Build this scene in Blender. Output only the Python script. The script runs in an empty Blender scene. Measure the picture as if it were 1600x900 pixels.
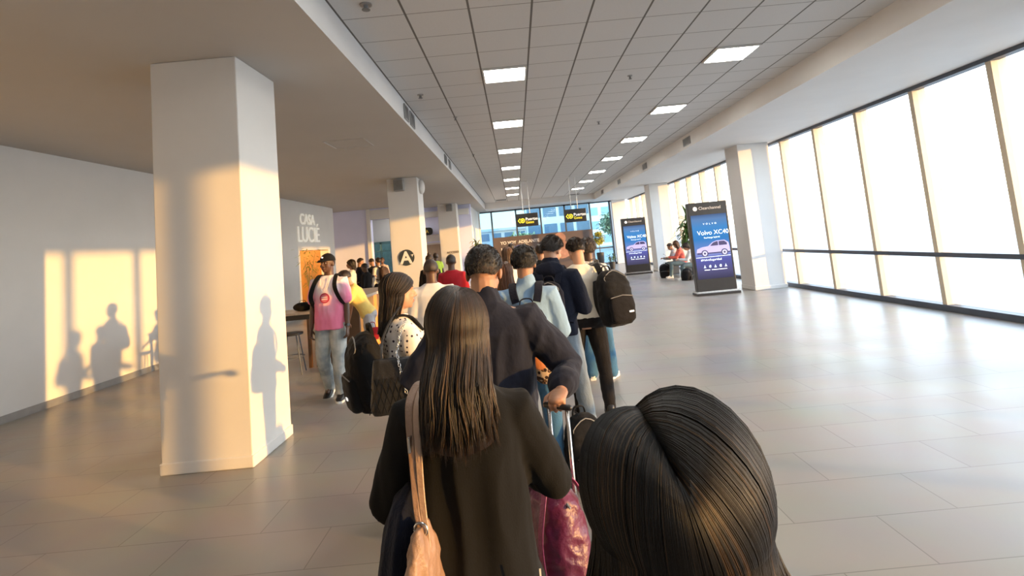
import bpy, bmesh, math, random
import numpy as np
from mathutils import Vector, Matrix, noise
random.seed(7)
D = bpy.data
SC = bpy.context.scene
COL = SC.collection
R = math.radians
PI = math.pi

# ------------------------------------------------------------------ camera
HC = 1.70
PITCH, ROLL, YAW = R(5.45), R(5.3), R(0.10)
cam_d = D.cameras.new('camera')
cam_d.sensor_fit = 'HORIZONTAL'; cam_d.sensor_width = 36.0
cam_d.lens = 840.0 * 36.0 / 1600.0
cam_d.shift_y = -150.0 / 1600.0
cam_d.clip_start = 0.02; cam_d.clip_end = 600
cam = D.objects.new('camera', cam_d); COL.objects.link(cam)
_f = Vector((math.sin(YAW) * math.cos(PITCH), math.cos(YAW) * math.cos(PITCH), math.sin(PITCH)))
_r0 = _f.cross(Vector((0, 0, 1))).normalized(); _u0 = _r0.cross(_f)
_r = math.cos(ROLL) * _r0 - math.sin(ROLL) * _u0
_u = math.sin(ROLL) * _r0 + math.cos(ROLL) * _u0
cam.matrix_world = Matrix(((_r.x, _u.x, -_f.x, 0), (_r.y, _u.y, -_f.y, 0), (_r.z, _u.z, -_f.z, HC), (0, 0, 0, 1)))
SC.camera = cam

# ------------------------------------------------------------------ light, exposure
SC.view_settings.view_transform = 'Standard'
SC.view_settings.look = 'None'
SC.view_settings.gamma = 1.0
SC.view_settings.use_curve_mapping = False
SC.view_settings.exposure = 0.85
WORLD_STRENGTH = 4.0
SUN_STRENGTH = 4.3
LAMP_EMIT = 16.0
w = D.worlds.new('sky'); SC.world = w; w.use_nodes = True
nt = w.node_tree; nt.nodes.clear()
wo = nt.nodes.new('ShaderNodeOutputWorld'); bg = nt.nodes.new('ShaderNodeBackground')
tc = nt.nodes.new('ShaderNodeTexCoord'); sep = nt.nodes.new('ShaderNodeSeparateXYZ')
rp = nt.nodes.new('ShaderNodeValToRGB')
rp.color_ramp.elements[0].position = 0.0; rp.color_ramp.elements[0].color = (1.0, 0.93, 0.80, 1)
rp.color_ramp.elements[1].position = 0.55; rp.color_ramp.elements[1].color = (0.52, 0.72, 1.0, 1)
e = rp.color_ramp.elements.new(0.12); e.color = (0.86, 0.93, 1.0, 1)
nt.links.new(tc.outputs['Generated'], sep.inputs[0]); nt.links.new(sep.outputs['Z'], rp.inputs[0])
nt.links.new(rp.outputs[0], bg.inputs[0])
dt = nt.nodes.new('ShaderNodeVectorMath'); dt.operation = 'DOT_PRODUCT'; dt.inputs[1].default_value = (0.89, -0.45, 0.0)   # the sky is brighter towards the low sun
mr = nt.nodes.new('ShaderNodeMapRange'); mr.inputs[1].default_value = -0.6; mr.inputs[2].default_value = 0.7
mr.inputs[3].default_value = WORLD_STRENGTH * 0.34; mr.inputs[4].default_value = WORLD_STRENGTH * 1.15
nt.links.new(tc.outputs['Generated'], dt.inputs[0]); nt.links.new(dt.outputs['Value'], mr.inputs[0]); nt.links.new(mr.outputs[0], bg.inputs[1])
nt.links.new(bg.outputs[0], wo.inputs[0])
sd = D.lights.new('sun', 'SUN'); sd.energy = SUN_STRENGTH; sd.color = (1.0, 0.52, 0.13); sd.angle = R(0.8)
sun = D.objects.new('sun', sd); COL.objects.link(sun)
sun_dir = Vector((-1.0, 0.50, -0.105)).normalized()       # the low sun travels left, away from the camera
sun.rotation_euler = sun_dir.to_track_quat('-Z', 'Y').to_euler()
sun.location = (20, -10, 8)
def portal(name, loc, rot, sx, sy):
    l = D.lights.new(name, 'AREA'); l.shape = 'RECTANGLE'; l.size = sx; l.size_y = sy; l.energy = 1
    l.cycles.is_portal = True
    o = D.objects.new(name, l); COL.objects.link(o); o.location = loc; o.rotation_euler = rot
portal('window_portal', (6.95, 12.0, 1.9), (0, R(90), 0), 3.7, 40)
portal('window_portal', (1.8, 31.45, 1.9), (R(-90), 0, 0), 8, 3.8)

# ------------------------------------------------------------------ materials
MATS = {}
def mat(name, col, rough=0.6, var=0.12, vscale=8.0, bump=0.0, bscale=60.0, metal=0.0, emit=None, estr=0.0,
        spec=0.5, stretch=(1, 1, 1), sheen=0.0, coat=0.0):
    if name in MATS: return MATS[name]
    m = D.materials.new(name); m.use_nodes = True; n = m.node_tree; b = n.nodes['Principled BSDF']
    tc = n.nodes.new('ShaderNodeTexCoord'); mp = n.nodes.new('ShaderNodeMapping'); mp.inputs['Scale'].default_value = stretch
    n.links.new(tc.outputs['Object'], mp.inputs[0])
    nz = n.nodes.new('ShaderNodeTexNoise'); nz.inputs['Scale'].default_value = vscale; nz.inputs['Detail'].default_value = 4
    n.links.new(mp.outputs[0], nz.inputs['Vector'])
    cr = n.nodes.new('ShaderNodeValToRGB')
    c = Vector(col[:3])
    cr.color_ramp.elements[0].position = 0.3; cr.color_ramp.elements[1].position = 0.7
    cr.color_ramp.elements[0].color = (*[max(0, x * (1 - var)) for x in c], 1)
    cr.color_ramp.elements[1].color = (*[min(1, x * (1 + var)) for x in c], 1)
    n.links.new(nz.outputs['Fac'], cr.inputs[0]); n.links.new(cr.outputs[0], b.inputs['Base Color'])
    b.inputs['Roughness'].default_value = rough; b.inputs['Metallic'].default_value = metal
    b.inputs['Specular IOR Level'].default_value = spec
    if sheen: b.inputs['Sheen Weight'].default_value = sheen
    if coat: b.inputs['Coat Weight'].default_value = coat
    if emit:
        b.inputs['Emission Color'].default_value = (*emit, 1); b.inputs['Emission Strength'].default_value = estr
    if bump:
        n2 = n.nodes.new('ShaderNodeTexNoise'); n2.inputs['Scale'].default_value = bscale; n2.inputs['Detail'].default_value = 3
        n.links.new(mp.outputs[0], n2.inputs['Vector'])
        bp = n.nodes.new('ShaderNodeBump'); bp.inputs['Strength'].default_value = bump; bp.inputs['Distance'].default_value = 0.01
        n.links.new(n2.outputs['Fac'], bp.inputs['Height']); n.links.new(bp.outputs[0], b.inputs['Normal'])
    MATS[name] = m
    return m

def mat_pattern(name, build, rough=0.5, spec=0.5):
    """build(nodes, links, position_socket, principled) wires a procedural colour"""
    if name in MATS: return MATS[name]
    m = D.materials.new(name); m.use_nodes = True; n = m.node_tree; b = n.nodes['Principled BSDF']
    b.inputs['Roughness'].default_value = rough; b.inputs['Specular IOR Level'].default_value = spec
    tc = n.nodes.new('ShaderNodeTexCoord')
    build(n.nodes, n.links, tc.outputs['Object'], b)
    MATS[name] = m; return m

def glass_mat(name, tint, refl=0.08):
    m = D.materials.new(name); m.use_nodes = True; n = m.node_tree; n.nodes.clear()
    o = n.nodes.new('ShaderNodeOutputMaterial'); mx = n.nodes.new('ShaderNodeMixShader')
    t = n.nodes.new('ShaderNodeBsdfTransparent'); g = n.nodes.new('ShaderNodeBsdfGlossy'); g.inputs['Roughness'].default_value = 0.02
    lw = n.nodes.new('ShaderNodeLayerWeight'); pw = n.nodes.new('ShaderNodeMath'); pw.operation = 'POWER'; pw.inputs[1].default_value = 4.0
    ge = n.nodes.new('ShaderNodeNewGeometry'); iv = n.nodes.new('ShaderNodeMath'); iv.operation = 'SUBTRACT'; iv.inputs[0].default_value = 1.0
    ad = n.nodes.new('ShaderNodeMath'); ad.operation = 'MULTIPLY_ADD'; ad.inputs[1].default_value = 0.8; ad.inputs[2].default_value = 0.04
    fr = n.nodes.new('ShaderNodeMath'); fr.operation = 'MULTIPLY'
    n.links.new(lw.outputs['Facing'], pw.inputs[0]); n.links.new(pw.outputs[0], ad.inputs[0]); n.links.new(ge.outputs['Backfacing'], iv.inputs[1])
    n.links.new(ad.outputs[0], fr.inputs[0]); n.links.new(iv.outputs[0], fr.inputs[1])
    nz = n.nodes.new('ShaderNodeTexNoise'); nz.inputs['Scale'].default_value = 0.6
    cr = n.nodes.new('ShaderNodeValToRGB')
    cr.color_ramp.elements[0].color = (*[x * 0.95 for x in tint], 1); cr.color_ramp.elements[1].color = (*tint, 1)
    n.links.new(nz.outputs['Fac'], cr.inputs[0]); n.links.new(cr.outputs[0], t.inputs[0])
    n.links.new(fr.outputs[0], mx.inputs[0]); n.links.new(t.outputs[0], mx.inputs[1]); n.links.new(g.outputs[0], mx.inputs[2])
    n.links.new(mx.outputs[0], o.inputs[0])
    MATS[name] = m; return m

WHITE = mat('white_paint', (0.66, 0.65, 0.635), 0.7, 0.02, 3)
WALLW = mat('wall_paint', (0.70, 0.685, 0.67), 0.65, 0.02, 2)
WALLV = mat('lavender_wall_with_blue_light', (0.72, 0.74, 0.96), 0.7, 0.02, 2)  # lavender paint, with blue window light put into the base colour
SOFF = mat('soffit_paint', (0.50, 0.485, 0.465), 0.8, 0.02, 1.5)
FRAME = mat('dark_window_frame', (0.07, 0.085, 0.11), 0.45, 0.1)
FIN = mat('cream_window_fin', (0.62, 0.52, 0.38), 0.6, 0.04)
GREYM = mat('grey_metal', (0.36, 0.36, 0.36), 0.4, 0.08, metal=0.6)
VENT = mat('grille_grey', (0.20, 0.20, 0.20), 0.6, 0.1)
BLACKP = mat('black_plastic', (0.012, 0.012, 0.014), 0.35, 0.15)
SILVER = mat('silver_metal', (0.6, 0.6, 0.6), 0.25, 0.05, metal=1.0)
WOODO = mat('orange_wood', (0.85, 0.33, 0.04), 0.35, 0.22, 3.0, 0.1, 20, stretch=(8, 8, 0.8))
WOODL = mat('pale_wood', (0.60, 0.47, 0.36), 0.4, 0.12, 3.0, stretch=(6, 1, 6))
WOODD = mat('dark_wood', (0.09, 0.045, 0.022), 0.4, 0.25, 4.0)
GLASS_S = glass_mat('clear_window_glass', (0.97, 0.98, 0.97))
GLASS_F = glass_mat('blue_tinted_glass', (0.58, 0.74, 0.79))
GLASS_T = glass_mat('teal_door_glass', (0.60, 0.76, 0.78))
LAMP = mat('lamp_diffuser', (0.9, 0.9, 0.88), 0.5, 0.0, emit=(1.0, 0.97, 0.90), estr=LAMP_EMIT)

# ------------------------------------------------------------------ mesh helpers
class MB:
    def __init__(s): s.v = []; s.f = []; s.mi = []
    def add(s, vs, fs, mi=0):
        o = len(s.v); s.v += [tuple(p) for p in vs]
        for f in fs: s.f.append(tuple(o + i for i in f)); s.mi.append(mi)
    def box(s, x0, x1, y0, y1, z0, z1, mi=0, M=None):
        vs = [Vector(p) for p in ((x0,y0,z0),(x1,y0,z0),(x1,y1,z0),(x0,y1,z0),(x0,y0,z1),(x1,y0,z1),(x1,y1,z1),(x0,y1,z1))]
        if M: vs = [M @ p for p in vs]
        s.add(vs, [(0,3,2,1),(4,5,6,7),(0,1,5,4),(1,2,6,5),(2,3,7,6),(3,0,4,7)], mi)
        return s
    def loft(s, rings, mi=0, M=None, cap=True):
        n = len(rings[0]); vs = []
        for r in rings: vs += [(M @ Vector(p)) if M else Vector(p) for p in r]
        fs = []
        for k in range(len(rings) - 1):
            for i in range(n):
                j = (i + 1) % n
                fs.append((k*n+i, k*n+j, (k+1)*n+j, (k+1)*n+i))
        if cap:
            fs.append(tuple(reversed(range(n)))); fs.append(tuple((len(rings)-1)*n + i for i in range(n)))
        s.add(vs, fs, mi); return s
    def tube(s, pts, rad, n=10, mi=0, M=None, sub=1, flat=1.0, up=None, ends=True):
        pts = [Vector(p) for p in pts]
        if not isinstance(rad, (list, tuple)): rad = [rad] * len(pts)
        if sub > 1 and len(pts) > 2:
            P = []; Q = []
            for i in range(len(pts) - 1):
                p0 = pts[max(i-1, 0)]; p1 = pts[i]; p2 = pts[i+1]; p3 = pts[min(i+2, len(pts)-1)]
                for k in range(sub):
                    t = k / sub
                    P.append(0.5*((2*p1)+(-p0+p2)*t+(2*p0-5*p1+4*p2-p3)*t*t+(-p0+3*p1-3*p2+p3)*t**3))
                    Q.append(rad[i]*(1-t)+rad[i+1]*t)
            P.append(pts[-1]); Q.append(rad[-1]); pts, rad = P, Q
        rad = list(rad)
        if ends:
            d0 = (pts[0]-pts[1]).normalized(); d1 = (pts[-1]-pts[-2]).normalized()
            pts = [pts[0]+d0*rad[0]*0.95, pts[0]+d0*rad[0]*0.6] + pts + [pts[-1]+d1*rad[-1]*0.6, pts[-1]+d1*rad[-1]*0.95]
            rad = [rad[0]*0.3, rad[0]*0.8] + rad + [rad[-1]*0.8, rad[-1]*0.3]
        rings = []; prev = None
        for i, p in enumerate(pts):
            t = (pts[min(i+1, len(pts)-1)] - pts[max(i-1, 0)])
            t = t.normalized() if t.length > 1e-9 else Vector((0, 0, 1))
            if prev is None:
                a = Vector(up) if up is not None else (Vector((1, 0, 0)) if abs(t.x) < 0.8 else Vector((0, 1, 0)))
            else: a = prev
            a = (a - t * a.dot(t))
            a = a.normalized() if a.length > 1e-6 else t.orthogonal().normalized()
            b = t.cross(a); prev = a
            rings.append([p + a*math.cos(2*PI*k/n)*rad[i] + b*math.sin(2*PI*k/n)*rad[i]*flat for k in range(n)])
        return s.loft(rings, mi, M)
    def ell(s, c, r, n=12, mi=0, M=None, rot=None):
        c = Vector(c); rings = []
        k = max(6, n // 2 + 2)
        for i in range(k + 1):
            ph = PI * (i / k); ph = min(max(ph, 0.06), PI - 0.06)
            ring = []
            for j in range(n):
                th = 2*PI*j/n
                p = Vector((r[0]*math.sin(ph)*math.cos(th), r[1]*math.sin(ph)*math.sin(th), -r[2]*math.cos(ph)))
                if rot: p = rot @ p
                ring.append(c + p)
            rings.append(ring)
        return s.loft(rings, mi, M)
    def cyl(s, c, r, h, n=16, mi=0, r2=None):
        r2 = r if r2 is None else r2
        return s.loft([[(c[0]+r*math.cos(2*PI*i/n), c[1]+r*math.sin(2*PI*i/n), c[2]) for i in range(n)],
                       [(c[0]+r2*math.cos(2*PI*i/n), c[1]+r2*math.sin(2*PI*i/n), c[2]+h) for i in range(n)]], mi)
    def mesh(s, name, mats, smooth=False):
        me = D.meshes.new(name); me.from_pydata(s.v, [], s.f)
        for m in (mats if isinstance(mats, (list, tuple)) else [mats]): me.materials.append(m)
        if any(s.mi): me.polygons.foreach_set('material_index', s.mi)
        if smooth: me.polygons.foreach_set('use_smooth', [True] * len(me.polygons))
        me.update(); return me
    def build(s, name, mats, parent=None, smooth=False, bevel=0):
        o = D.objects.new(name, s.mesh(name, mats, smooth)); COL.objects.link(o)
        if parent: o.parent = parent
        if bevel:
            b = o.modifiers.new('bevel', 'BEVEL'); b.width = bevel; b.segments = 2; b.limit_method = 'ANGLE'
        return o

def fbm(p): return noise.noise(p) + 0.5 * noise.noise(p * 2.1) + 0.25 * noise.noise(p * 4.3)

def remesh(mb, name, mats, vox, smooth=4, disp=0.0, dscale=(6, 6, 3), paint=None, extra=None, subs=None):
    """one continuous surface from overlapping solids; disp adds cloth folds"""
    me = mb.mesh(name + '_tmp', [])
    o = D.objects.new(name + '_tmp', me); COL.objects.link(o)
    r = o.modifiers.new('r', 'REMESH'); r.mode = 'VOXEL'; r.voxel_size = vox; r.use_smooth_shade = True
    if smooth:
        sm = o.modifiers.new('s', 'SMOOTH'); sm.iterations = smooth; sm.factor = 0.5
    dg = bpy.context.evaluated_depsgraph_get(); dg.update()
    out = D.meshes.new_from_object(o.evaluated_get(dg))
    D.objects.remove(o); D.meshes.remove(me)
    out.name = name; out.materials.clear()
    for m in (mats if isinstance(mats, (list, tuple)) else [mats]): out.materials.append(m)
    nv = len(out.vertices)
    if disp and nv:
        co = np.empty(nv * 3, 'f'); out.vertices.foreach_get('co', co); co = co.reshape(-1, 3)
        no = np.empty(nv * 3, 'f'); out.vertex_normals.foreach_get('vector', no); no = no.reshape(-1, 3)
        off = random.random() * 30
        a = np.empty(nv, 'f')
        for i in range(nv):
            x, y, z = co[i]
            v = fbm(Vector((x*dscale[0]+off, y*dscale[1], z*dscale[2])))
            wv = noise.noise(Vector((x*3+off, y*3, z*2)))*1.5
            v2 = 1 - abs(noise.noise(Vector((x*dscale[0]*1.3+wv, y*dscale[1]*1.3+off, z*dscale[2]*1.6+wv))))*2.4
            a[i] = v*0.7 + v2*0.5 - 0.3
        co += no * (a * disp)[:, None]
        out.vertices.foreach_set('co', co.ravel())
    if extra:                       # small solids joined into the same mesh (eyes)
        bmx = bmesh.new(); bmx.from_mesh(out)
        tm = extra.mesh('tmp', []); bmx.from_mesh(tm)
        bmx.to_mesh(out); bmx.free(); D.meshes.remove(tm)
    out.polygons.foreach_set('use_smooth', [True] * len(out.polygons))
    if paint:
        for p in out.polygons: p.material_index = paint(p.center, p.index)
    out.update()
    return out

def add_obj(name, me, parent=None, M=None):
    o = D.objects.new(name, me); COL.objects.link(o)
    if parent: o.parent = parent
    if M is not None: o.matrix_world = M
    return o
def thing(name, label, cat, loc=(0, 0, 0), rotz=0.0, group=None):
    o = D.objects.new(name, None); COL.objects.link(o); o.empty_display_size = 0.1
    o.location = loc; o.rotation_euler = (0, 0, rotz)
    o['label'] = label; o['category'] = cat
    if group: o['group'] = group
    return o
def tag(o, label, cat, group=None):
    o['label'] = label; o['category'] = cat
    if group: o['group'] = group
    return o
def struct(o): o['kind'] = 'structure'; return o
def text_mesh(txt, size, depth, mats, name, parent=None, align='LEFT', shear=0.0, bold=0.0):
    c = D.curves.new('txt', 'FONT'); c.body = txt; c.size = size; c.extrude = depth; c.align_x = align; c.shear = shear; c.offset = bold
    o = D.objects.new('txt', c); COL.objects.link(o)
    dg = bpy.context.evaluated_depsgraph_get(); dg.update()
    me = D.meshes.new_from_object(o.evaluated_get(dg)); D.objects.remove(o); D.curves.remove(c)
    me.name = name; me.materials.clear(); me.materials.append(mats)
    return add_obj(name, me, parent)

# ================================================================== THE SETTING
S3 = 3.65; C4 = 3.98
XL, XR = -1.48, 4.45            # fascias of the raised ceiling
def floor_build(N, L, pos, b):
    br = N.new('ShaderNodeTexBrick')
    br.inputs['Scale'].default_value = 1.0; br.inputs['Brick Width'].default_value = 0.92; br.inputs['Row Height'].default_value = 0.455
    br.inputs['Mortar Size'].default_value = 0.0035; br.inputs['Mortar Smooth'].default_value = 0.2
    br.inputs['Color1'].default_value = (0.325, 0.292, 0.255, 1); br.inputs['Color2'].default_value = (0.35, 0.315, 0.275, 1)
    br.inputs['Mortar'].default_value = (0.20, 0.175, 0.15, 1); br.offset = 0.5
    mp = N.new('ShaderNodeMapping'); mp.inputs['Location'].default_value = (0.43, 0.0, 0)
    L.new(pos, mp.inputs[0]); L.new(mp.outputs[0], br.inputs['Vector'])
    nz = N.new('ShaderNodeTexNoise'); nz.inputs['Scale'].default_value = 1.7; nz.inputs['Detail'].default_value = 6
    L.new(pos, nz.inputs['Vector'])
    mx = N.new('ShaderNodeMixRGB'); mx.blend_type = 'MULTIPLY'; mx.inputs[0].default_value = 0.25
    L.new(br.outputs['Color'], mx.inputs[1]); L.new(nz.outputs['Color'], mx.inputs[2])
    L.new(mx.outputs[0], b.inputs['Base Color'])
    mr = N.new('ShaderNodeMapRange'); mr.inputs[3].default_value = 0.24; mr.inputs[4].default_value = 0.42
    L.new(nz.outputs['Fac'], mr.inputs[0]); L.new(mr.outputs[0], b.inputs['Roughness'])
FLOOR = mat_pattern('grey_porcelain_tiles', floor_build, 0.32, 0.45)
struct(MB().box(-16, 7.0, -8, 31.6, -0.2, 0).build('floor', FLOOR))

T = 0.613; GX0 = -0.245; GY0 = 6.78
def ceil_build(N, L, pos, b):
    sp = N.new('ShaderNodeSeparateXYZ'); L.new(pos, sp.inputs[0])
    def line(sock, off, period, half):
        a = N.new('ShaderNodeMath'); a.operation = 'SUBTRACT'; L.new(sock, a.inputs[0]); a.inputs[1].default_value = off
        d = N.new('ShaderNodeMath'); d.operation = 'DIVIDE'; L.new(a.outputs[0], d.inputs[0]); d.inputs[1].default_value = period
        f = N.new('ShaderNodeMath'); f.operation = 'PINGPONG'; L.new(d.outputs[0], f.inputs[0]); f.inputs[1].default_value = 0.5
        c = N.new('ShaderNodeMath'); c.operation = 'LESS_THAN'; L.new(f.outputs[0], c.inputs[0]); c.inputs[1].default_value = half / period
        return c.outputs[0]
    lx = line(sp.outputs['X'], GX0, T, 0.011); ly = line(sp.outputs['Y'], GY0, 0.6, 0.006)
    nz = N.new('ShaderNodeTexNoise'); nz.inputs['Scale'].default_value = 120; L.new(pos, nz.inputs['Vector'])
    cr = N.new('ShaderNodeValToRGB'); cr.color_ramp.elements[0].color = (0.60, 0.595, 0.59, 1); cr.color_ramp.elements[1].color = (0.68, 0.675, 0.67, 1)
    L.new(nz.outputs['Fac'], cr.inputs[0])
    m1 = N.new('ShaderNodeMixRGB'); L.new(ly, m1.inputs[0]); L.new(cr.outputs[0], m1.inputs[1]); m1.inputs[2].default_value = (0.26, 0.25, 0.24, 1)
    m2 = N.new('ShaderNodeMixRGB'); L.new(lx, m2.inputs[0]); L.new(m1.outputs[0], m2.inputs[1]); m2.inputs[2].default_value = (0.17, 0.16, 0.15, 1)
    L.new(m2.outputs[0], b.inputs['Base Color'])
CEIL = mat_pattern('acoustic_ceiling_tiles', ceil_build, 0.9, 0.2)
struct(MB().box(XL, XR, -8, 28.9, C4, C4 + 0.15).build('ceiling', CEIL))
def tri(name, b, m): return struct(b.build(name, m))
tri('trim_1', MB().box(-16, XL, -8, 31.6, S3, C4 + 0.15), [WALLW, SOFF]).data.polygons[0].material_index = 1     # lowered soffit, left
tri('trim_2', MB().box(XR, 7.0, -8, 31.6, S3, C4 + 0.15), [WALLW, WALLW])                                        # lowered soffit, right
tri('trim_3', MB().box(XL, XR, 28.9, 31.6, S3 + 0.02, C4 + 0.15), WALLW)                                         # bulkhead at the far end
# walls
tri('wall_left', MB().box(-7.1, -6.8, -8, 17.0, 0, S3).box(-7.1, -6.8, 17.0, 19.6, 2.10, S3).box(-7.1, -6.8, 19.6, 20.3, 0, S3), WALLW)
tri('wall_back', MB().box(-16, 7.0, -8.3, -8, 0, C4), WALLW)
tri('wall_cafe', MB().box(-9.6, -9.4, 16.8, 20.3, 0, S3).box(-9.6, -7.1, 16.7, 16.8, 0, S3).box(-9.6, -7.1, 20.2, 20.3, 0, S3), mat('honey_wood_panel', (0.70, 0.40, 0.13), 0.5, 0.06, 2.0, stretch=(3, 3, 0.6)))
tri('wall_far_left', MB().box(-16, -5.9, 22.2, 22.5, 0, S3).box(-5.9, -4.45, 22.2, 22.5, 3.2, S3), WALLV)
tri('trim_4', MB().box(-6.05, -5.9, 22.12, 22.199, 0, S3).box(-5.9, -4.45, 22.14, 22.199, 3.2, 3.6), WALLW)
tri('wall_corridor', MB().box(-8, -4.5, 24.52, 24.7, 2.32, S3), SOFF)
tri('wall_far_middle', MB().box(-4.6, -4.12, 24.2, 24.5, 0, S3).box(-4.12, -3.32, 24.2, 24.5, 2.02, S3).box(-3.32, -1.9, 24.2, 24.5, 0, S3), WALLV)
tri('trim_5', MB().box(-4.5, -3.1, 24.1, 24.199, 2.12, 2.42), WALLW)
tri('trim_6', MB().box(-4.6, -1.98, 24.0, 24.2, 3.2, 3.45), WALLW)
tri('wall_far_right', MB().box(-2.3, -2.0, 24.5, 31.6, 0, S3), WALLW)
tri('trim_7', MB().box(-2.0, -1.93, 30.6, 31.0, 0, S3), WALLW)
# columns (square pillars)
def column(x0, y0, name, wdt=0.79):
    b = MB().box(x0, x0 + wdt, y0, y0 + 0.8, 0, S3).box(x0-0.012, x0+wdt+0.012, y0-0.012, y0+0.812, 0, 0.1)
    o = b.build(name, WALLW, bevel=0.01); return struct(o)
for i, (x, y) in enumerate([(-3.21, 4.8), (-3.21, 13.9), (-3.21, 23.0), (5.78, 4.4), (5.78, 13.45), (5.78, 22.5), (5.72, 31.0)]):
    column(x, y, 'trim_%d' % (10 + i))

# right window wall
b = MB(); f = MB(); g = MB()
x0 = 6.75
b.box(x0-0.05, x0+0.12, -8, 31.3, 0, 0.10).box(x0-0.05, x0+0.1, -8, 31.3, S3-0.06, S3).box(x0-0.03, x0+0.03, -8, 31.3, 0.86, 0.93)
y = -7.5
ys = []
while y < 31.2: ys.append(y); y += 1.478
for i, y in enumerate(ys):
    f.box(x0-0.02, x0+0.20, y-0.045, y+0.045, 0.0, S3)
    g.box(x0+0.06, x0+0.068, y+0.05, y+1.43, 0.1, S3-0.06)
wr = struct(b.build('window_1', FRAME)); f.build('window_fin', FIN, wr); g.build('window_pane', GLASS_S, wr)
# far window wall
b = MB(); g = MB()
Yw = 31.2
mull = [-1.99, -1.27, 0.15, 1.57, 2.98, 4.44, 5.60]
for x in mull: b.box(x-0.045, x+0.045, Yw-0.06, Yw+0.06, 0, 3.66)
b.box(-2.0, 5.7, Yw-0.06, Yw+0.06, 3.58, 3.66).box(-2.0, 5.7, Yw-0.06, Yw+0.06, 0, 0.12).box(4.44, 5.6, Yw-0.05, Yw+0.05, 0.93, 1.01).box(-2, -1.27, Yw-0.05, Yw+0.05, 0.93, 1.01)
for a, c in zip(mull[:-1], mull[1:]): g.box(a+0.045, c-0.045, Yw-0.005, Yw+0.005, 0.1, 3.6)
wf = struct(b.build('window_2', FRAME)); g.build('window_pane', GLASS_F, wf)
# teal glass doors in the corridor
TEAL = mat('teal_door_frame', (0.07, 0.15, 0.16), 0.45, 0.1)
b = MB(); g = MB()
for x in (-6.75, -6.1, -5.45, -4.8): b.box(x-0.04, x+0.04, 24.4, 24.5, 0, 2.3)
b.box(-6.8, -4.6, 24.4, 24.5, 2.22, 2.32).box(-6.8, -4.6, 24.4, 24.5, 1.86, 1.92)
g.box(-6.8, -4.6, 24.44, 24.46, 0.02, 2.25)
dd = struct(b.build('door_1', TEAL)); g.build('door_pane', GLASS_T, dd)
MB().box(-6.04, -6.0, 24.3, 24.4, 0.9, 1.3).build('door_handle', SILVER, dd)
tri('wall_corridor_end', MB().box(-9, -4.4, 27.0, 27.2, 0, S3), mat('corridor_teal_wall', (0.34, 0.46, 0.47), 0.7))
# brown door
DOORM = mat('beige_door', (0.50, 0.38, 0.27), 0.5, 0.08, stretch=(4, 4, 0.6))
d2 = struct(MB().box(-4.08, -3.36, 24.3, 24.36, 0, 1.98).build('door_2', DOORM))
MB().box(-4.15, -4.08, 24.17, 24.34, 0, 2.05).box(-3.36, -3.29, 24.17, 24.34, 0, 2.05).box(-4.15, -3.29, 24.17, 24.34, 1.98, 2.05).build('door_frame', WALLW, d2)
MB().cyl((-3.46, 24.24, 1.0), 0.025, 0.1).build('door_handle', SILVER, d2)
# baseboards
tri('baseboard_left', MB().box(-6.8, -6.78, -8, 17.0, 0, 0.1), GREYM)
tri('baseboard_far', MB().box(-2.0, -1.985, 24.5, 30.6, 0, 0.1), GREYM)
# outside ground
GRD = mat('outside_paving', (0.42, 0.40, 0.37), 0.9, 0.12, 0.4, 0.1, 5)
struct(MB().box(-60, 7.0, 31.6, 160, -0.4, -0.2).box(7.0, 90, -60, 160, -0.4, -0.2).build('ground', GRD))

# ------------------------------------------------------------------ ceiling fittings
def light_panel(x, y, label):
    t = thing('ceiling_light', label, 'ceiling light', (x, y, C4 - 0.012), group='square ceiling light panels')
    a, bb, q = T/2 - 0.012, 0.3 - 0.008, 0.025
    MB().box(-a, a, -bb, -bb+q, -0.012, 0.012).box(-a, a, bb-q, bb, -0.012, 0.012).box(-a, -a+q, -bb+q, bb-q, -0.012, 0.012).box(a-q, a, -bb+q, bb-q, -0.012, 0.012).build('frame', WHITE, t)
    MB().box(-a+q, a-q, -bb+q, bb-q, -0.006, 0.006).build('diffuser', LAMP, t)
ordn = ['nearest', 'second', 'third', 'fourth', 'fifth', 'sixth', 'seventh']
for k in range(-2, 7):
    for cx, row in ((GX0 + T/2, 'middle'), (GX0 + 5*T + T/2, 'right-hand')):
        y = GY0 + 3*k + 0.3
        nm = 'behind or above the viewer' if k < 0 else ordn[k]
        lb = ('glowing square ceiling panel in the %s row, %s along the hall' % (row, nm)) if k >= 0 else \
             'glowing square panel of the %s row, overhead %s' % (row, 'just above the viewer' if k == -1 else 'behind the viewer')
        light_panel(cx, y, lb)
def corridor_fill_light(x, y, label):  # panels added to brighten the dim corridor and its glass doors
    t = thing('corridor_fill_light', label, 'ceiling light', (x, y, S3))
    MB().box(-.3, .3, -.3, .3, -0.03, 0).build('frame', WHITE, t)
    MB().box(-.27, .27, -.27, .27, -0.036, -0.03).build('diffuser', LAMP, t)
corridor_fill_light(-5.2, 23.4, 'added fill light panel in the corridor before the teal glass doors')
corridor_fill_light(-5.8, 25.7, 'added fill light panel behind the teal glass doors')
def sprinkler(x, y, r, label):
    t = thing('ceiling_sprinkler', label, 'sprinkler', (x, y, C4), group='small round ceiling sprinklers and detectors')
    MB().cyl((0, 0, -0.012), r, 0.012, 16).build('flange', GREYM, t)
    MB().cyl((0, 0, -0.05), r*0.4, 0.04, 10).cyl((0, 0, -0.055), r*0.7, 0.006, 10).build('nozzle', VENT, t)
sprinkler(-1.16, 4.7, 0.055, 'dark round sprinkler in the ceiling tile nearest the left edge of the ceiling')
sprinkler(1.89, 7.69, 0.035, 'small round sprinkler right of the nearest middle light panel')
sprinkler(1.89, 10.69, 0.035, 'small round sprinkler level with the second light panels')
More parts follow.
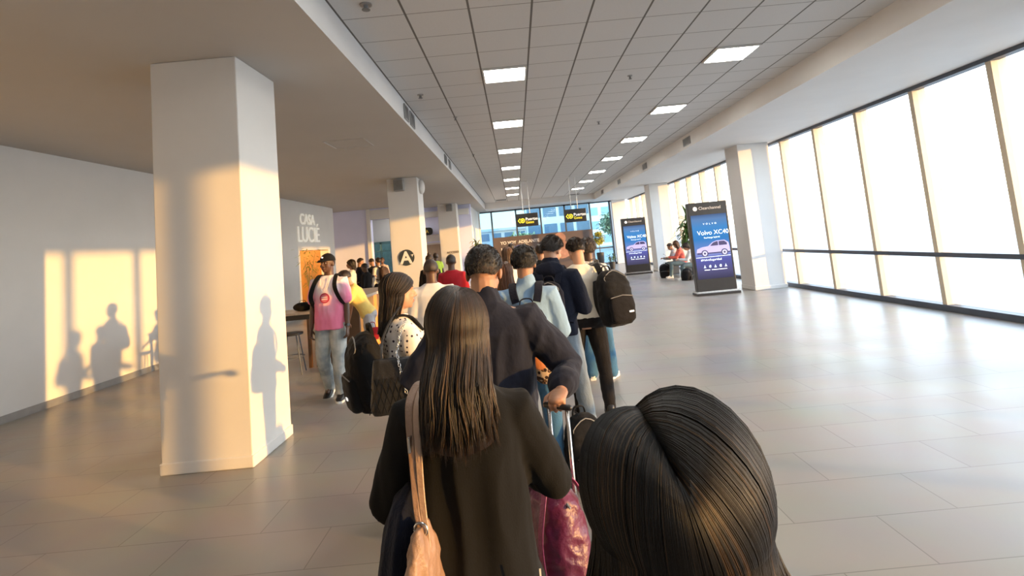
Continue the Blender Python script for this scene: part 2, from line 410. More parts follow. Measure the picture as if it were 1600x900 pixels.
sprinkler(1.87, 13.69, 0.035, 'small round sprinkler level with the third light panels')
sprinkler(-1.19, 7.68, 0.045, 'small round sprinkler beside the nearer pair of wall grilles')
sprinkler(-0.85, 9.22, 0.035, 'small round sprinkler left of the second middle light panel')
sprinkler(-0.85, 13.2, 0.035, 'small round sprinkler left of the third middle light panel')
def grille(x, y0, y1, z0, z1, side, label):
    t = thing('air_grille', label, 'air grille', (x, (y0+y1)/2, (z0+z1)/2), group='air grilles in the ceiling fascias')
    h = (y1-y0)/2; v = (z1-z0)/2; s = side
    xa, xb = sorted((0, 0.012*s))
    MB().box(xa, xb, -h, h, -v, v).build('backing', VENT, t)
    f = MB(); xa, xb = sorted((0.004*s, 0.022*s))
    f.box(xa, xb, -h-0.02, h+0.02, v, v+0.02).box(xa, xb, -h-0.02, h+0.02, -v-0.02, -v).box(xa, xb, -h-0.02, -h, -v, v).box(xa, xb, h, h+0.02, -v, v)
    f.build('frame', GREYM, t)
    sl = MB(); k = -v + 0.02
    while k < v - 0.01: sl.box(xa, xb, -h, h, k, k+0.006); k += 0.022
    sl.build('slats', GREYM, t)
grille(XL, 7.85, 8.1, 3.71, 3.9, 1, 'grey air grille on the white left fascia, nearest of the four')
grille(XL, 8.3, 8.6, 3.71, 3.9, 1, 'grey air grille on the white left fascia, just behind the nearest')
grille(XL, 12.4, 12.75, 3.72, 3.9, 1, 'grey air grille on the left fascia, third along the hall')
grille(XL, 13.2, 13.55, 3.72, 3.9, 1, 'grey air grille on the left fascia, farthest of the four')
for y, nm in ((13.15, 'nearest'), (17.5, 'second'), (21.9, 'third'), (26.2, 'farthest')):
    grille(XR, y-0.25, y+0.25, 3.73, 3.88, -1, 'dark air grille on the right fascia, %s of its row' % nm)
def diffuser(x, y, label):
    t = thing('ceiling_diffuser', label, 'air diffuser', (x, y, C4), group='dark ceiling diffusers at the far end')
    MB().box(-0.3, 0.3, -0.3, 0.3, -0.012, 0).build('frame', WHITE, t)
    s = MB()
    for i in range(8): s.box(-0.27, 0.27, -0.27+i*0.07, -0.225+i*0.07, -0.02, -0.012)
    s.build('slats', VENT, t)
diffuser(-0.55, 27.6, 'dark ceiling diffuser at the far end beside the last middle light')
diffuser(3.3, 28.3, 'dark ceiling diffuser at the far right end above the second hanging sign')
# access hatch outline on the left soffit
hs = MB()
for q in ((-0.32, 0.32, -0.34, -0.32), (-0.32, 0.32, 0.32, 0.34), (-0.34, -0.32, -0.34, 0.34), (0.32, 0.34, -0.34, 0.34)):
    hs.box(-2.68+q[0], -2.68+q[1], 9.05+q[2], 9.05+q[3], S3-0.012, S3)
tag(hs.build('access_hatch', SOFF), 'faint square hatch trim on the low ceiling at left', 'ceiling hatch')
def speaker(x, y, z, label):
    t = thing('wall_speaker', label, 'loudspeaker', (x, y, z), group='grey loudspeakers near the tops of the pillars')
    MB().box(-0.13, 0.13, -0.16, 0, -0.15, 0.15).build('cabinet', mat('speaker_grey', (0.30, 0.30, 0.30), 0.6), t, bevel=0.02)
    MB().box(-0.11, 0.11, -0.168, -0.16, -0.13, 0.13).build('grille', VENT, t)
speaker(-2.88, 13.9, 3.46, 'grey loudspeaker at the top of the pillar with the letter disc')
speaker(-2.70, 23.0, 3.46, 'grey loudspeaker at the top of the farther left pillar')
t = thing('wall_speaker', 'white rounded loudspeaker on the side of the pillar with the letter disc', 'loudspeaker', (-2.42, 14.25, 3.42), group='loudspeakers near the tops of the pillars')
t['group'] = 'grey loudspeakers near the tops of the pillars'
MB().ell((0.05, 0, 0), (0.09, 0.14, 0.2), 14).build('cabinet', WHITE, t, smooth=True)

# ------------------------------------------------------------------ signs
INK = mat('sign_black', (0.012, 0.013, 0.016), 0.4, 0.1)
YEL = mat('sign_yellow', (0.85, 0.72, 0.03), 0.5, 0.05, emit=(0.9, 0.75, 0.05), estr=0.5)
SWH = mat('sign_white', (0.85, 0.85, 0.83), 0.5, 0.03, emit=(1, 1, 1), estr=0.4)
LETT = mat('glowing_letters', (0.9, 0.88, 0.82), 0.4, 0.02, emit=(1.0, 0.92, 0.78), estr=0.16)
def place_text(o, loc, rotx=90, rotz=0):
    o.location = loc; o.rotation_euler = (R(rotx), 0, R(rotz)); return o
def ring(mb, cx, y0, y1, cz, ro, ri, n=24, mi=0):
    A = [[(cx+r*math.cos(2*PI*i/n), y, cz+r*math.sin(2*PI*i/n)) for i in range(n)] for r, y in ((ro, y0), (ro, y1), (ri, y1), (ri, y0), (ro, y0))]
    mb.loft(A, mi, cap=False)
def disc(mb, cx, y0, y1, cz, r, n=32, mi=0):
    mb.loft([[(cx+r*math.cos(2*PI*i/n), y, cz+r*math.sin(2*PI*i/n)) for i in range(n)] for y in (y0, y1)], mi)
def hanging_sign(x, label):
    t = thing('hanging_sign', label, 'sign', (x, 20.0, 0), group='black hanging wayfinding signs')
    MB().box(-0.41, 0.41, -0.06, 0.06, 2.28, 2.76).build('panel', INK, t, bevel=0.01)
    b = MB()
    for s in (-0.12, 0.12):  b.cyl((s, 0, 2.76), 0.012, C4-2.76, 8)
    b.box(-0.14, 0.14, -0.02, 0.02, C4-0.03, C4).build('rod', WHITE, t)
    y = MB(); ring(y, -0.17, -0.075, -0.06, 2.50, 0.085, 0.06); disc(y, -0.17, -0.072, -0.06, 2.50, 0.035)
    y.tube([(-0.27, -0.068, 2.575), (-0.335, -0.068, 2.50), (-0.27, -0.068, 2.425)], 0.016, 6)
    y.build('symbol', YEL, t)
    place_text(text_mesh('Puertas', 0.15, 0.004, SWH, 'lettering', t), (-0.06, -0.066, 2.50))
    place_text(text_mesh('Gates', 0.13, 0.004, YEL, 'lettering', t), (-0.06, -0.066, 2.385))
hanging_sign(0.50, 'black hanging sign with yellow symbol, left of the two over the queue')
hanging_sign(2.29, 'black hanging sign with yellow symbol, right of the two over the queue')
# oval sign beside the pillar
t = thing('oval_sign', 'small dark rounded sign with gold arrow between the two left pillars', 'sign', (-3.9, 24.0, 2.58))
b = MB(); ringp = [(0.26*np.sign(math.cos(a))*abs(math.cos(a))**0.6, 0.17*np.sign(math.sin(a))*abs(math.sin(a))**0.6) for a in [2*PI*i/32 for i in range(32)]]
b.loft([[(p[0], yy, p[1]) for p in ringp] for yy in (-0.05, 0.05)]).build('panel', INK, t)
b = MB(); b.tube([(-0.1, -0.06, 0.08), (-0.18, -0.06, 0.0), (-0.1, -0.06, -0.08)], 0.014, 6)
b.build('arrow', SWH, t)
place_text(text_mesh('A', 0.2, 0.004, mat('sign_gold', (0.5, 0.33, 0.05), 0.5, 0.1, emit=(0.5, 0.33, 0.05), estr=0.3), 'lettering', t), (-0.05, -0.056, -0.07))
MB().box(-0.02, 0.02, 0.05, 0.2, -0.02, 0.02).build('bracket', GREYM, t)
# disc with A
t = thing('letter_disc', 'round dark disc with a white letter A on the near left pillar', 'sign', (-2.83, 13.9, 1.59))
b = MB(); disc(b, 0, -0.02, -0.001, 0, 0.205, 48); b.build('disc', mat('disc_grey', (0.035, 0.045, 0.055), 0.5, 0.1), t)
A = text_mesh('A', 0.44, 0.004, mat('plain_white', (0.8, 0.79, 0.75), 0.5, 0.02), 'lettering', t, 'CENTER', bold=0.012); place_text(A, (-0.01, -0.024, -0.15))
b = MB(); b.add([(0.11, -0.022, 0.06), (0.19, -0.022, 0.08), (0.15, -0.022, 0.0), (0.14, -0.022, 0.045)], [(0, 1, 3), (1, 2, 3)]); b.build('plane_mark', MATS['plain_white'], t)
# label on second pillar
t = place_text(text_mesh('ACCESO', 0.13, 0.006, mat('brown_letters', (0.12, 0.07, 0.03), 0.6), 'pillar_lettering'), (-2.95, 22.99, 1.52))
tag(t, 'small brown lettering on the farther left pillar', 'lettering')
# cafe sign on the left wall
t = thing('cafe_sign', 'raised cream letters on the left wall above the orange cafe opening', 'sign', (-6.8, 17.6, 0))
o = text_mesh('CASA', 0.50, 0.02, LETT, 'lettering', t, 'RIGHT'); o.location = (0.05, 0.66, 2.93); o.rotation_euler = (R(90), 0, R(90))
o = text_mesh('LUCI\u00c9', 0.72, 0.02, LETT, 'lettering', t, 'RIGHT'); o.location = (0.05, 1.05, 2.36); o.rotation_euler = (R(90), 0, R(90))

# banner wall at the far end
BAN = mat('brown_banner', (0.115, 0.085, 0.08), 0.6, 0.12, 0.6)
t = thing('advert_wall', 'long brown advert wall with white lettering under the far windows', 'advert', (1.58, 30.9, 0))
MB().box(-2.85, 2.85, -0.06, 0.06, 0, 2.1).build('panel', BAN, t)
place_text(text_mesh('YO VOY  ADELANTE', 0.24, 0.004, mat('advert_white', (0.8, 0.75, 0.72), 0.5, 0.03), 'lettering', t, bold=0.008), (-2.45, -0.066, 1.68))
place_text(text_mesh('NUNCA', 0.26, 0.004, MATS['advert_white'], 'lettering', t, bold=0.008), (-2.45, -0.066, 1.30))
# pictured figures printed on the advert: flat coloured shapes
b = MB()
def blob(mb, cx, cz, rx, rz, mi, y=-0.064):
    n = 20; mb.add([(cx+rx*math.cos(2*PI*i/n), y, cz+rz*math.sin(2*PI*i/n)) for i in range(n)], [tuple(range(n))], mi)
blob(b, 0.95, 1.75, 0.34, 0.33, 0); blob(b, 0.0, 1.5, 0.2, 0.22, 0); blob(b, 1.0, 1.1, 0.6, 0.5, 0, -0.062)
blob(b, -1.35, 1.42, 0.34, 0.17, 1); blob(b, -0.6, 1.2, 0.4, 0.2, 1)
b.build('printed_figures', [mat('print_pink', (0.42, 0.22, 0.16), 0.6, 0.25, 3), mat('print_blue', (0.10, 0.13, 0.45), 0.6, 0.3, 3)], t)

# ------------------------------------------------------------------ advert kiosks
def screen_mat():
    m = D.materials.new('screen_picture'); m.use_nodes = True; n = m.node_tree; n.nodes.clear()
    o = n.nodes.new('ShaderNodeOutputMaterial'); em = n.nodes.new('ShaderNodeEmission'); em.inputs[1].default_value = 0.5
    tc = n.nodes.new('ShaderNodeTexCoord'); sp = n.nodes.new('ShaderNodeSeparateXYZ'); cr = n.nodes.new('ShaderNodeValToRGB')
    mr = n.nodes.new('ShaderNodeMapRange'); mr.inputs[1].default_value = 0.39; mr.inputs[2].default_value = 1.97
    n.links.new(tc.outputs['Object'], sp.inputs[0]); n.links.new(sp.outputs['Z'], mr.inputs[0]); n.links.new(mr.outputs[0], cr.inputs[0])
    r = cr.color_ramp; r.elements[0].position = 0.0; r.elements[0].color = (0.075, 0.07, 0.13, 1)
    r.elements[1].position = 1.0; r.elements[1].color = (0.10, 0.16, 0.32, 1)
    for p, c in ((0.12, (0.13, 0.12, 0.26)), (0.3, (0.14, 0.15, 0.50)), (0.38, (0.30, 0.36, 0.80)), (0.41, (0.25, 0.35, 0.75)), (0.62, (0.06, 0.28, 0.70)), (0.8, (0.09, 0.33, 0.74)), (0.93, (0.16, 0.30, 0.58))):
        q = r.elements.new(p); q.color = (*c, 1)
    n.links.new(cr.outputs[0], em.inputs[0]); n.links.new(em.outputs[0], o.inputs[0]); return m
SCRM = screen_mat()
def emat(name, c, s=1.0):
    m = mat(name, c, 0.5, 0.02, emit=c, estr=s); return m
SC_W = emat('screen_white', (0.65, 0.8, 1.0), 0.6); SC_CAR = emat('screen_car', (0.30, 0.30, 0.62), 0.4); SC_DK = emat('screen_dark', (0.02, 0.02, 0.09), 0.3)
SC_RIM = emat('screen_rim', (0.35, 0.4, 0.7), 0.35)
def kiosk(x, y, label, rz=0):
    t = thing('advert_kiosk', label, 'digital kiosk', (x, y, 0), rz, 'black digital advert kiosks')
    MB().box(-0.49, 0.49, -0.09, 0.09, 0.10, 2.28).build('cabinet', BLACKP, t, bevel=0.01)
    MB().box(-0.53, 0.53, -0.20, 0.20, 0.0, 0.06).build('base_plate', BLACKP, t, bevel=0.005)
    MB().box(-0.52, 0.52, -0.15, 0.15, 0.06, 0.10).build('base_trim', SILVER, t)
    s = MB().box(-0.44, 0.44, -0.097, -0.09, 0.39, 1.97).build('screen', SCRM, t)
    d = MB()
    # car silhouette
    def poly(pts, mi, yy): d.add([(px, yy, pz) for px, pz in pts], [tuple(range(len(pts)))], mi)
    Z = 1.0
    poly([(-0.40, Z+.05), (-0.38, Z+.13), (-0.27, Z+.17), (-0.10, Z+.19), (0.02, Z+.28), (0.12, Z+.31), (0.32, Z+.31), (0.41, Z+.25), (0.43, Z+.12), (0.43, Z+.03), (-0.39, Z+.0)], 1, -0.0985)
    poly([(-0.05, Z+.19), (0.03, Z+.265), (0.11, Z+.29), (0.15, Z+.29), (0.15, Z+.19)], 2, -0.1)
    poly([(0.17, Z+.19), (0.17, Z+.29), (0.31, Z+.29), (0.37, Z+.24), (0.37, Z+.19)], 2, -0.1)
    poly([(-0.39, Z+.0), (-0.39, Z+.04), (-0.15, Z+.03), (0.43, Z+.03), (0.43, Z+.0)], 2, -0.1)
    for cx in (-0.20, 0.29):
        for r_, mi, yy in ((0.085, 2, -0.1005), (0.06, 3, -0.1012), (0.025, 2, -0.102)):
            n = 20; poly([(cx+r_*math.cos(2*PI*i/n), Z+0.015+r_*math.sin(2*PI*i/n)) for i in range(n)], mi, yy)
    poly([(-0.43, Z-0.085), (0.43, Z-0.075), (0.43, Z-0.065), (-0.43, Z-0.075)], 0, -0.0985)
    # icons and line
    for i in range(5):
        cx = -0.24 + i*0.13
        poly([(cx-0.03, 0.66), (cx+0.03, 0.66), (cx+0.012, 0.70), (cx, 0.735), (cx-0.012, 0.70)] if i % 2 == 0 else [(cx-0.022, 0.665), (cx+0.02, 0.66), (cx+0.03, 0.71), (cx+0.005, 0.73), (cx-0.028, 0.705)], 0, -0.0985)
    poly([(-0.26, 0.60), (-0.12, 0.60), (-0.12, 0.618), (-0.26, 0.618)], 0, -0.0985)
    poly([(-0.08, 0.60), (0.30, 0.60), (0.30, 0.615), (-0.08, 0.615)], 0, -0.0985)
    d.build('screen_picture', [SC_W, SC_CAR, SC_DK, SC_RIM], s)
    for tx, sz, px, pz in (('V  O  L  V  O', 0.06, -0.16, 1.72), ('Volvo XC40', 0.155, -0.33, 1.47), ('Recharge hybrid', 0.06, -0.18, 1.38), ('#VolvoSeguridad', 0.075, -0.32, 0.83)):
        place_text(text_mesh(tx, sz, 0.001, SC_W, 'lettering', s), (px, -0.1, pz))
    h = MB(); 
    for a in range(4):
        M = Matrix.Translation((-0.31, -0.094, 2.13)) @ Matrix.Rotation(R(45*a), 4, 'Y'); h.box(-0.055, 0.055, -0.003, 0.003, -0.011, 0.011, M=M)
    h.build('emblem', SWH, t)
    place_text(text_mesh('Clearchannel', 0.105, 0.002, mat('header_grey', (0.5, 0.47, 0.45), 0.5, 0.1, emit=(0.5, 0.45, 0.42), estr=0.25), 'lettering', t), (-0.22, -0.093, 2.10))
kiosk(4.83, 13.5, 'black digital kiosk with blue car advert, nearer of the two')
kiosk(4.86, 22.1, 'black digital kiosk with blue car advert, farther of the two')

# ================================================================== PEOPLE
SK_BROWN = mat('skin_brown', (0.36, 0.185, 0.11), 0.5, 0.10, 12, 0.1, 90)
SK_TAN = mat('skin_tan', (0.50, 0.27, 0.17), 0.5, 0.10, 12, 0.1, 90)
SK_DARK = mat('skin_dark', (0.10, 0.048, 0.028), 0.45, 0.12, 12, 0.1, 90)
SK_FAIR = mat('skin_fair', (0.60, 0.38, 0.27), 0.5, 0.08, 12, 0.1, 90)
LIP = mat('lips', (0.30, 0.10, 0.08), 0.4, 0.1)
LIPD = mat('dark_lips', (0.11, 0.045, 0.035), 0.4, 0.1)
BROW = mat('brow_hair', (0.012, 0.008, 0.006), 0.6, 0.1)
EYEW = mat('eye_white', (0.6, 0.58, 0.55), 0.2, 0.02)
def hairmat(name, c, rough=0.42, spec=0.5): return mat(name, c, rough, 0.35, 3.0, 0.25, 70, stretch=(30, 30, 1.2), spec=spec)
H_BLACK = hairmat('hair_black', (0.0045, 0.0038, 0.0036), spec=.35); H_BROWN = hairmat('hair_dark_brown', (0.020, 0.011, 0.007))
H_LIGHT = hairmat('hair_brown', (0.065, 0.035, 0.018)); H_MID = hairmat('hair_mid_brown', (0.10, 0.045, 0.02))
H_FADE = mat('hair_fade', (0.035, 0.02, 0.014), 0.7, 0.3, 40)
HAIR3 = [H_BROWN, H_BLACK, H_LIGHT]
HAIRK = [H_BLACK, hairmat('hair_soft_black', (0.012, 0.010, 0.010)), H_BROWN]
def cloth(name, c, var=0.10, bump=0.35, bscale=40, rough=0.85, sheen=0.15, vscale=6, stretch=(1, 1, 0.6)):
    return mat(name, c, rough, var, vscale, bump, bscale, sheen=sheen, stretch=stretch, spec=0.2)

def rotm(yaw=0, pitch=0, roll=0):
    """yaw + = turn to own left, pitch + = look down, roll"""
    return Matrix.Rotation(R(yaw), 4, 'Z') @ Matrix.Rotation(R(-pitch), 4, 'X') @ Matrix.Rotation(R(roll), 4, 'Y')

BODY_RINGS = [(0.85, .10, .085, 0), (0.90, .155, .105, 0), (0.96, .165, .115, -.005), (1.06, .145, .098, 0), (1.15, .145, .10, 0.003), (1.26, .162, .112, 0.004),
              (1.35, .170, .110, 0), (1.41, .165, .085, -.006), (1.45, .115, .068, -.012), (1.49, .062, .056, -.015)]
def srings(rs, p=2.4, n=20):
    out = []
    for z, hw, hd, yo in rs:
        ring_ = []
        for i in range(n):
            a = 2*PI*i/n; c, s_ = math.cos(a), math.sin(a)
            ring_.append((hw*math.copysign(abs(c)**(2/p), c), yo + hd*math.copysign(abs(s_)**(2/p), s_), z))
        out.append(ring_)
    return out

def hand(mb, wrist, d, palm, side, curl, s, fat=1.0, n=8):
    """palm and five fingers; side = +1 when the thumb lies towards palm x d"""
    d = d.normalized(); palm = (palm - d*palm.dot(d)).normalized(); lat = palm.cross(d) * side
    mb.tube([wrist - d*0.03*s, wrist, wrist + d*0.035*s, wrist + d*0.085*s], [0.024*s, 0.027*s, 0.037*s, 0.038*s], 12, up=lat, flat=0.45)
    for off, ln in ((0.029, .070), (0.010, .079), (-0.010, .074), (-0.029, .058)):
        p = wrist + d*0.080*s + lat*off*s; dd = d.copy(); pts = [p - d*0.02*s, p]; ax = d.cross(palm)
        for k, fr in enumerate((0.42, 0.32, 0.26)):
            dd = Matrix.Rotation(R(curl)*(0.7 if k == 0 else 1.0), 3, ax) @ dd
            p = p + dd*ln*fr*s; pts.append(p)
        mb.tube(pts, [0.0095*s*fat, 0.0095*s*fat, 0.0088*s*fat, 0.008*s*fat, 0.0068*s*fat], n)
    p = wrist + d*0.022*s + lat*0.026*s; d1 = (d*0.7 + lat*0.75 + palm*0.25).normalized()
    q = p + d1*0.042*s; d2 = (d*0.95 + lat*0.15 + palm*(0.3 + 0.006*curl)).normalized()
    mb.tube([p - d1*0.01*s, p, q, q + d2*0.032*s], [0.013*s, 0.013*s, 0.011*s, 0.0085*s], n)

class Person: pass

def arm_pts(sh, ud, fd, s, ul=0.295, fl=0.255):
    e = sh + Vector(ud).normalized()*ul*s; w_ = e + Vector(fd).normalized()*fl*s
    return e, w_

def person(label, loc, rot, h=1.74, female=False, vox=0.012, skin=SK_BROWN, lip=LIP, bulk=1.0, lean=0.0,
           head=(0, 0, 0), armL=None, armR=None, legL=None, legR=None, top=None, bottom=None, shoes=None,
           hair=None, group=None, face=False, face_eye=True):
    s = h / 1.75; P = Person()
    root = thing('person', label, 'person', loc, R(rot), group); P.root = root
    bw = bulk * (0.90 if female else 1.0)
    armL = armL or ((-.22, 0, -1), (-.05, .25, -1), (1, 0, 0), 25); armR = armR or ((.22, 0, -1), (.05, .25, -1), (-1, 0, 0), 25)
    legL = legL or ((-.05, 0, -1), (0, -.02, -1), 8, 0); legR = legR or ((.05, 0, -1), (0, -.02, -1), -8, 0)
    # legs first, to find the pelvis height
    hipz = 0.93*s
    def leg(sd, L):
        td, sh_, yaw, pit = L
        hp = Vector((sd*0.088*s*bulk, 0, hipz)); k = hp + Vector(td).normalized()*0.43*s; a = k + Vector(sh_).normalized()*0.42*s
        return [hp, k, a]
    LL, LR = leg(-1, legL), leg(1, legR)
    low = min(LL[2].z, LR[2].z) - 0.078*s
    dz = -low
    for p in LL + LR: p.z += dz
    U = Matrix.Translation((0, 0, dz)) @ Matrix.Translation((0, 0, hipz)) @ Matrix.Rotation(R(-lean), 4, 'X') @ Matrix.Translation((0, 0, -hipz)) @ Matrix.Scale(s, 4)
    P.U = U; P.s = s; P.dz = dz
    shx = 0.158*bw
    SL = U @ Vector((-shx, -.008, 1.395)); SR = U @ Vector((shx, -.008, 1.395))
    EL, WL = arm_pts(SL, armL[0], armL[1], s); ER, WR = arm_pts(SR, armR[0], armR[1], s)
    P.SL, P.SR, P.EL, P.ER, P.WL, P.WR, P.LL, P.LR = SL, SR, EL, ER, WL, WR, LL, LR
    HM = U @ Matrix.Translation((0, 0.0, 1.545)) @ rotm(*head) @ Matrix.Translation((0, 0.008, 0.092))
    hs_ = 1.0 / s * min(1.0, 0.94 + 0.06*s) if s < 1 else 1.0
    HM = HM @ Matrix.Scale(hs_ if s < 1 else 1.0, 4)
    P.HM = HM
    # ---------------- body: one continuous surface
    b = MB()
    rs = [(z, hw*bw*.92, hd*bulk*.92, yo) for z, hw, hd, yo in BODY_RINGS]
    b.loft(srings(rs), M=U)
    b.ell((0, 0, .93*s+dz), (.155*s*bulk, .10*s, .09*s))
    for (S, E, W_) in ((SL, EL, WL), (SR, ER, WR)):
        nb = U @ Vector((0, -.01, 1.44))
        b.tube([nb*0.45+S*0.55, S, S*0.5+E*0.5, E, E*0.55+W_*0.45, W_], [.05*s, .050*s*bw, .044*s*bw, .036*s*bw, .035*s*bw, .025*s], 12)
    for Lg in (LL, LR):
        hp, k, a = Lg
        b.tube([hp, hp*0.5+k*0.5, k, k*0.6+a*0.4, a, a-Vector((0, 0, .03*s))], [.085*s, .07*s, .052*s, .052*s, .034*s, .032*s], 12)
        b.tube([a+Vector((0, -.02*s, -.04*s)), a+Vector((0, .1*s, -.055*s))], [.03*s, .022*s], 8)
    fat = .92 if vox < .005 else 1.0 if vox < 0.008 else 1.15
    hand(b, WL, Vector(armL[4] if len(armL) > 4 else armL[1]), Vector(armL[2]), -1, armL[3], s, fat)
    hand(b, WR, Vector(armR[4] if len(armR) > 4 else armR[1]), Vector(armR[2]), 1, armR[3], s, fat)
    # neck and head
    n0 = U @ Vector((0, -.018, 1.44)); n1 = HM @ Vector((0, -.02, -.05))
    nr = (.047 if female else .057)*s*(0.5+0.5*bulk)
    b.tube([n0, n0*0.4+n1*0.6, n1], [nr*1.12, nr, nr*1.02], 14)
    fm = 0.93 if female else 1.0
    b.ell((0, -.014, .022), (.074*fm, .096, .092), 16, M=HM)
    b.ell((0, .028, -.040), (.060*fm, .062, .070), 16, M=HM)
    b.ell((0, .02, -.075), (.050*fm, .05, .032), 12, M=HM)
    b.ell((0, .066, -.090), (.024, .020, .018), 10, M=HM)
    b.ell((0, .070, .026), (.054*fm, .022, .014), 12, M=HM)
    for sx in (-1, 1):
        b.ell((sx*.038*fm, .062, -.030), (.020, .022, .022), 10, M=HM)
        b.ell((sx*.077*fm, -.010, -.012), (.010, .019, .032), 10, M=HM, rot=Matrix.Rotation(R(12*sx), 3, 'Z'))
        b.ell((sx*.012, .098, -.030), (.009, .011, .008), 8, M=HM)
    b.tube([(0, .082, .016), (0, .098, -.006), (0, .108, -.027)], [.008, .009, .0115], 8, M=HM)
    b.ell((0, .088, -.058), (.024, .012, .0065), 10, M=HM); b.ell((0, .086, -.067), (.020, .012, .0075), 10, M=HM)
    ex = None; mats_ = [skin, lip, BROW, EYEW]
    Hi = HM.inverted()
    if face and face_eye:
        ex = MB()
        for sx in (-1, 1): ex.ell((sx*.030, .0775, .004), (.0125, .0085, .0065), 12, M=HM); ex.ell((sx*.030, .0845, .004), (.005, .0025, .005), 8, M=HM)
    def paint(c, i):
        q = Hi @ c
        if q.y > .085 and abs(q.x) < .026 and -.078 < q.z < -.052: return 1
        if q.y > .06 and .012 < abs(q.x) < .05 and .026 < q.z < .036: return 2
        if face and face_eye and q.y > .08 and abs((abs(q.x)-.03)) < .006 and abs(q.z-.004) < .0055: return 2
        if face and face_eye and q.y > .0775 and abs((abs(q.x)-.03)) < .0115 and abs(q.z-.004) < .0068: return 3
        return 0
    body = add_obj('body', remesh(b, 'body', mats_, vox, 3 if vox > .008 or vox < .005 else 5, paint=paint, extra=ex), root)
    P.body = body
    # ---------------- top
    tp = dict(mat=WHITE, sleeve=1.0, loose=0.012, hem=0.90, flare=0.0, sl=0.0, disp=0.006, collar=False, hood=False, cuffroll=False, hemd=0.0)
    tp.update(top or {})
    b = MB(); lo = tp['loose']
    rs = []
    zs = [z for z in (0.45, 0.6, 0.75, 0.82) if z > tp['hem'] + 0.02]
    hw0 = (.165*bulk + lo)
    rs.append((tp['hem'], hw0 + tp['flare'], .118*bulk + lo + tp['flare']*0.7 + tp['hemd'], 0))
    for z in zs: rs.append((z, hw0 + tp['flare']*(0.93-z)/(0.93-tp['hem']+1e-6), .118*bulk+lo+tp['flare']*.6*(0.93-z)/(0.93-tp['hem']+1e-6), 0))
    for z, hw, hd, yo in BODY_RINGS[2:]:
        if z <= tp['hem'] + 0.01: continue
        wst = tp.get('box', 0.5)
        hw2 = hw*bw if z > 1.2 else (hw*bulk*(1-wst) + .165*bulk*wst)
        if female and z > 1.2 and z < 1.36: hd = hd + .018; yo = yo + .012
        top_t = 1.0 if z < 1.44 else 0.8
        rs.append((z, hw2 + lo*top_t, hd*bulk + lo*top_t + (.012*wst if z < 1.2 else 0), yo))
    b.loft(srings(rs, 2.5, 24), M=U)
    sl = tp['sleeve']; ar = (.056*bw + lo*.8 + tp['sl'], .046*bw + lo*.8 + tp['sl'], .036*bw + lo*.6 + tp['sl']*.8)
    nb = U @ Vector((0, -.012, 1.425))
    for (S, E, W_) in ((SL, EL, WL), (SR, ER, WR)):
        pts = [nb*.5+S*.5, S]; rr = [.055*s, ar[0]*s*1.06]
        if sl <= 0.5:
            t_ = sl/0.54; pts += [S.lerp(E, t_*.5), S.lerp(E, t_)]; rr += [ar[0]*s*1.02, (ar[1]+.008)*s]
        else:
            t_ = (sl-.54)/.46; Wp = E.lerp(W_, min(1.02, t_))
            pts += [S.lerp(E, .5), E, E.lerp(Wp, .5), Wp]; rr += [ar[0]*s*.97, ar[1]*s*1.03, (ar[1]*.45+ar[2]*.55)*s, ar[2]*s]
        b.tube(pts, rr, 14)
        if tp['cuffroll']:
            dW = (W_-E).normalized(); b.tube([Wp-dW*.03*s, Wp+dW*.008*s], [(ar[2]+.012)*s, (ar[2]+.013)*s], 14)
    if tp.get('puff'):
        for (S, E) in ((SL, EL), (SR, ER)): b.ell(S.lerp(E, .35), (.085*s, .085*s, .12*s), 14)
    cn = U @ Vector((0, -.016, 1.47)); cn1 = n0.lerp(n1, .55)
    if tp['collar']:
        b.tube([cn, cn.lerp(cn1, .75)], [nr*1.38, nr*1.24], 16)
    if tp['hood']:
        b.ell(U @ Vector((0, -.075, 1.455)), (.135*s, .085*s, .085*s), 14)
        b.tube([cn, cn.lerp(cn1, .7)], [nr*1.7, nr*1.5], 14)
    dcap = 0.012 if tp['disp'] else 0
    tvox = tp.get('vox', max(vox*1.15, .007))
    P.top = add_obj(tp.get('name', 'shirt'), remesh(b, 'shirt', tp['mat'], tvox, 5, tp['disp'], tp.get('ds', (7, 7, 4))), root)
    # ---------------- trousers
    bt = dict(mat=WHITE, loose=0.008, flare=0.0, disp=0.006, end=1.0, waist=1.02)
    bt.update(bottom or {})
    b = MB(); lo = bt['loose']
    prs = [(z, hw*bulk+lo*.8, hd*bulk+lo*.8, yo) for z, hw, hd, yo in ((.87, .125, .10, -.005), (.92, .160, .115, -.012), (.97, .160, .115, -.008), (bt['waist'], .145, .10, 0))]
    PM = Matrix.Translation((0, 0, dz)) @ Matrix.Scale(s, 4)
    b.loft(srings(prs, 2.3, 20), M=PM)
    for hp, k, a in (LL, LR):
        a2 = k.lerp(a, bt['end'])
        b.tube([hp + Vector((0, 0, .0)), hp.lerp(k, .5), k, k.lerp(a2, .5), a2], [(.088*bulk+lo)*s, (.078*bulk+lo)*s, (.060+lo)*s, (.056+lo+bt['flare']*.5)*s, (.046+lo+bt['flare'])*s], 14, sub=2)
    P.bottom = add_obj('trousers', remesh(b, 'trousers', bt['mat'], tvox, 4, bt['disp'], (8, 8, 7)), root)
    # ---------------- shoes
    sh = dict(mat=BLACKP, sole=BLACKP, big=1.0); sh.update(shoes or {})
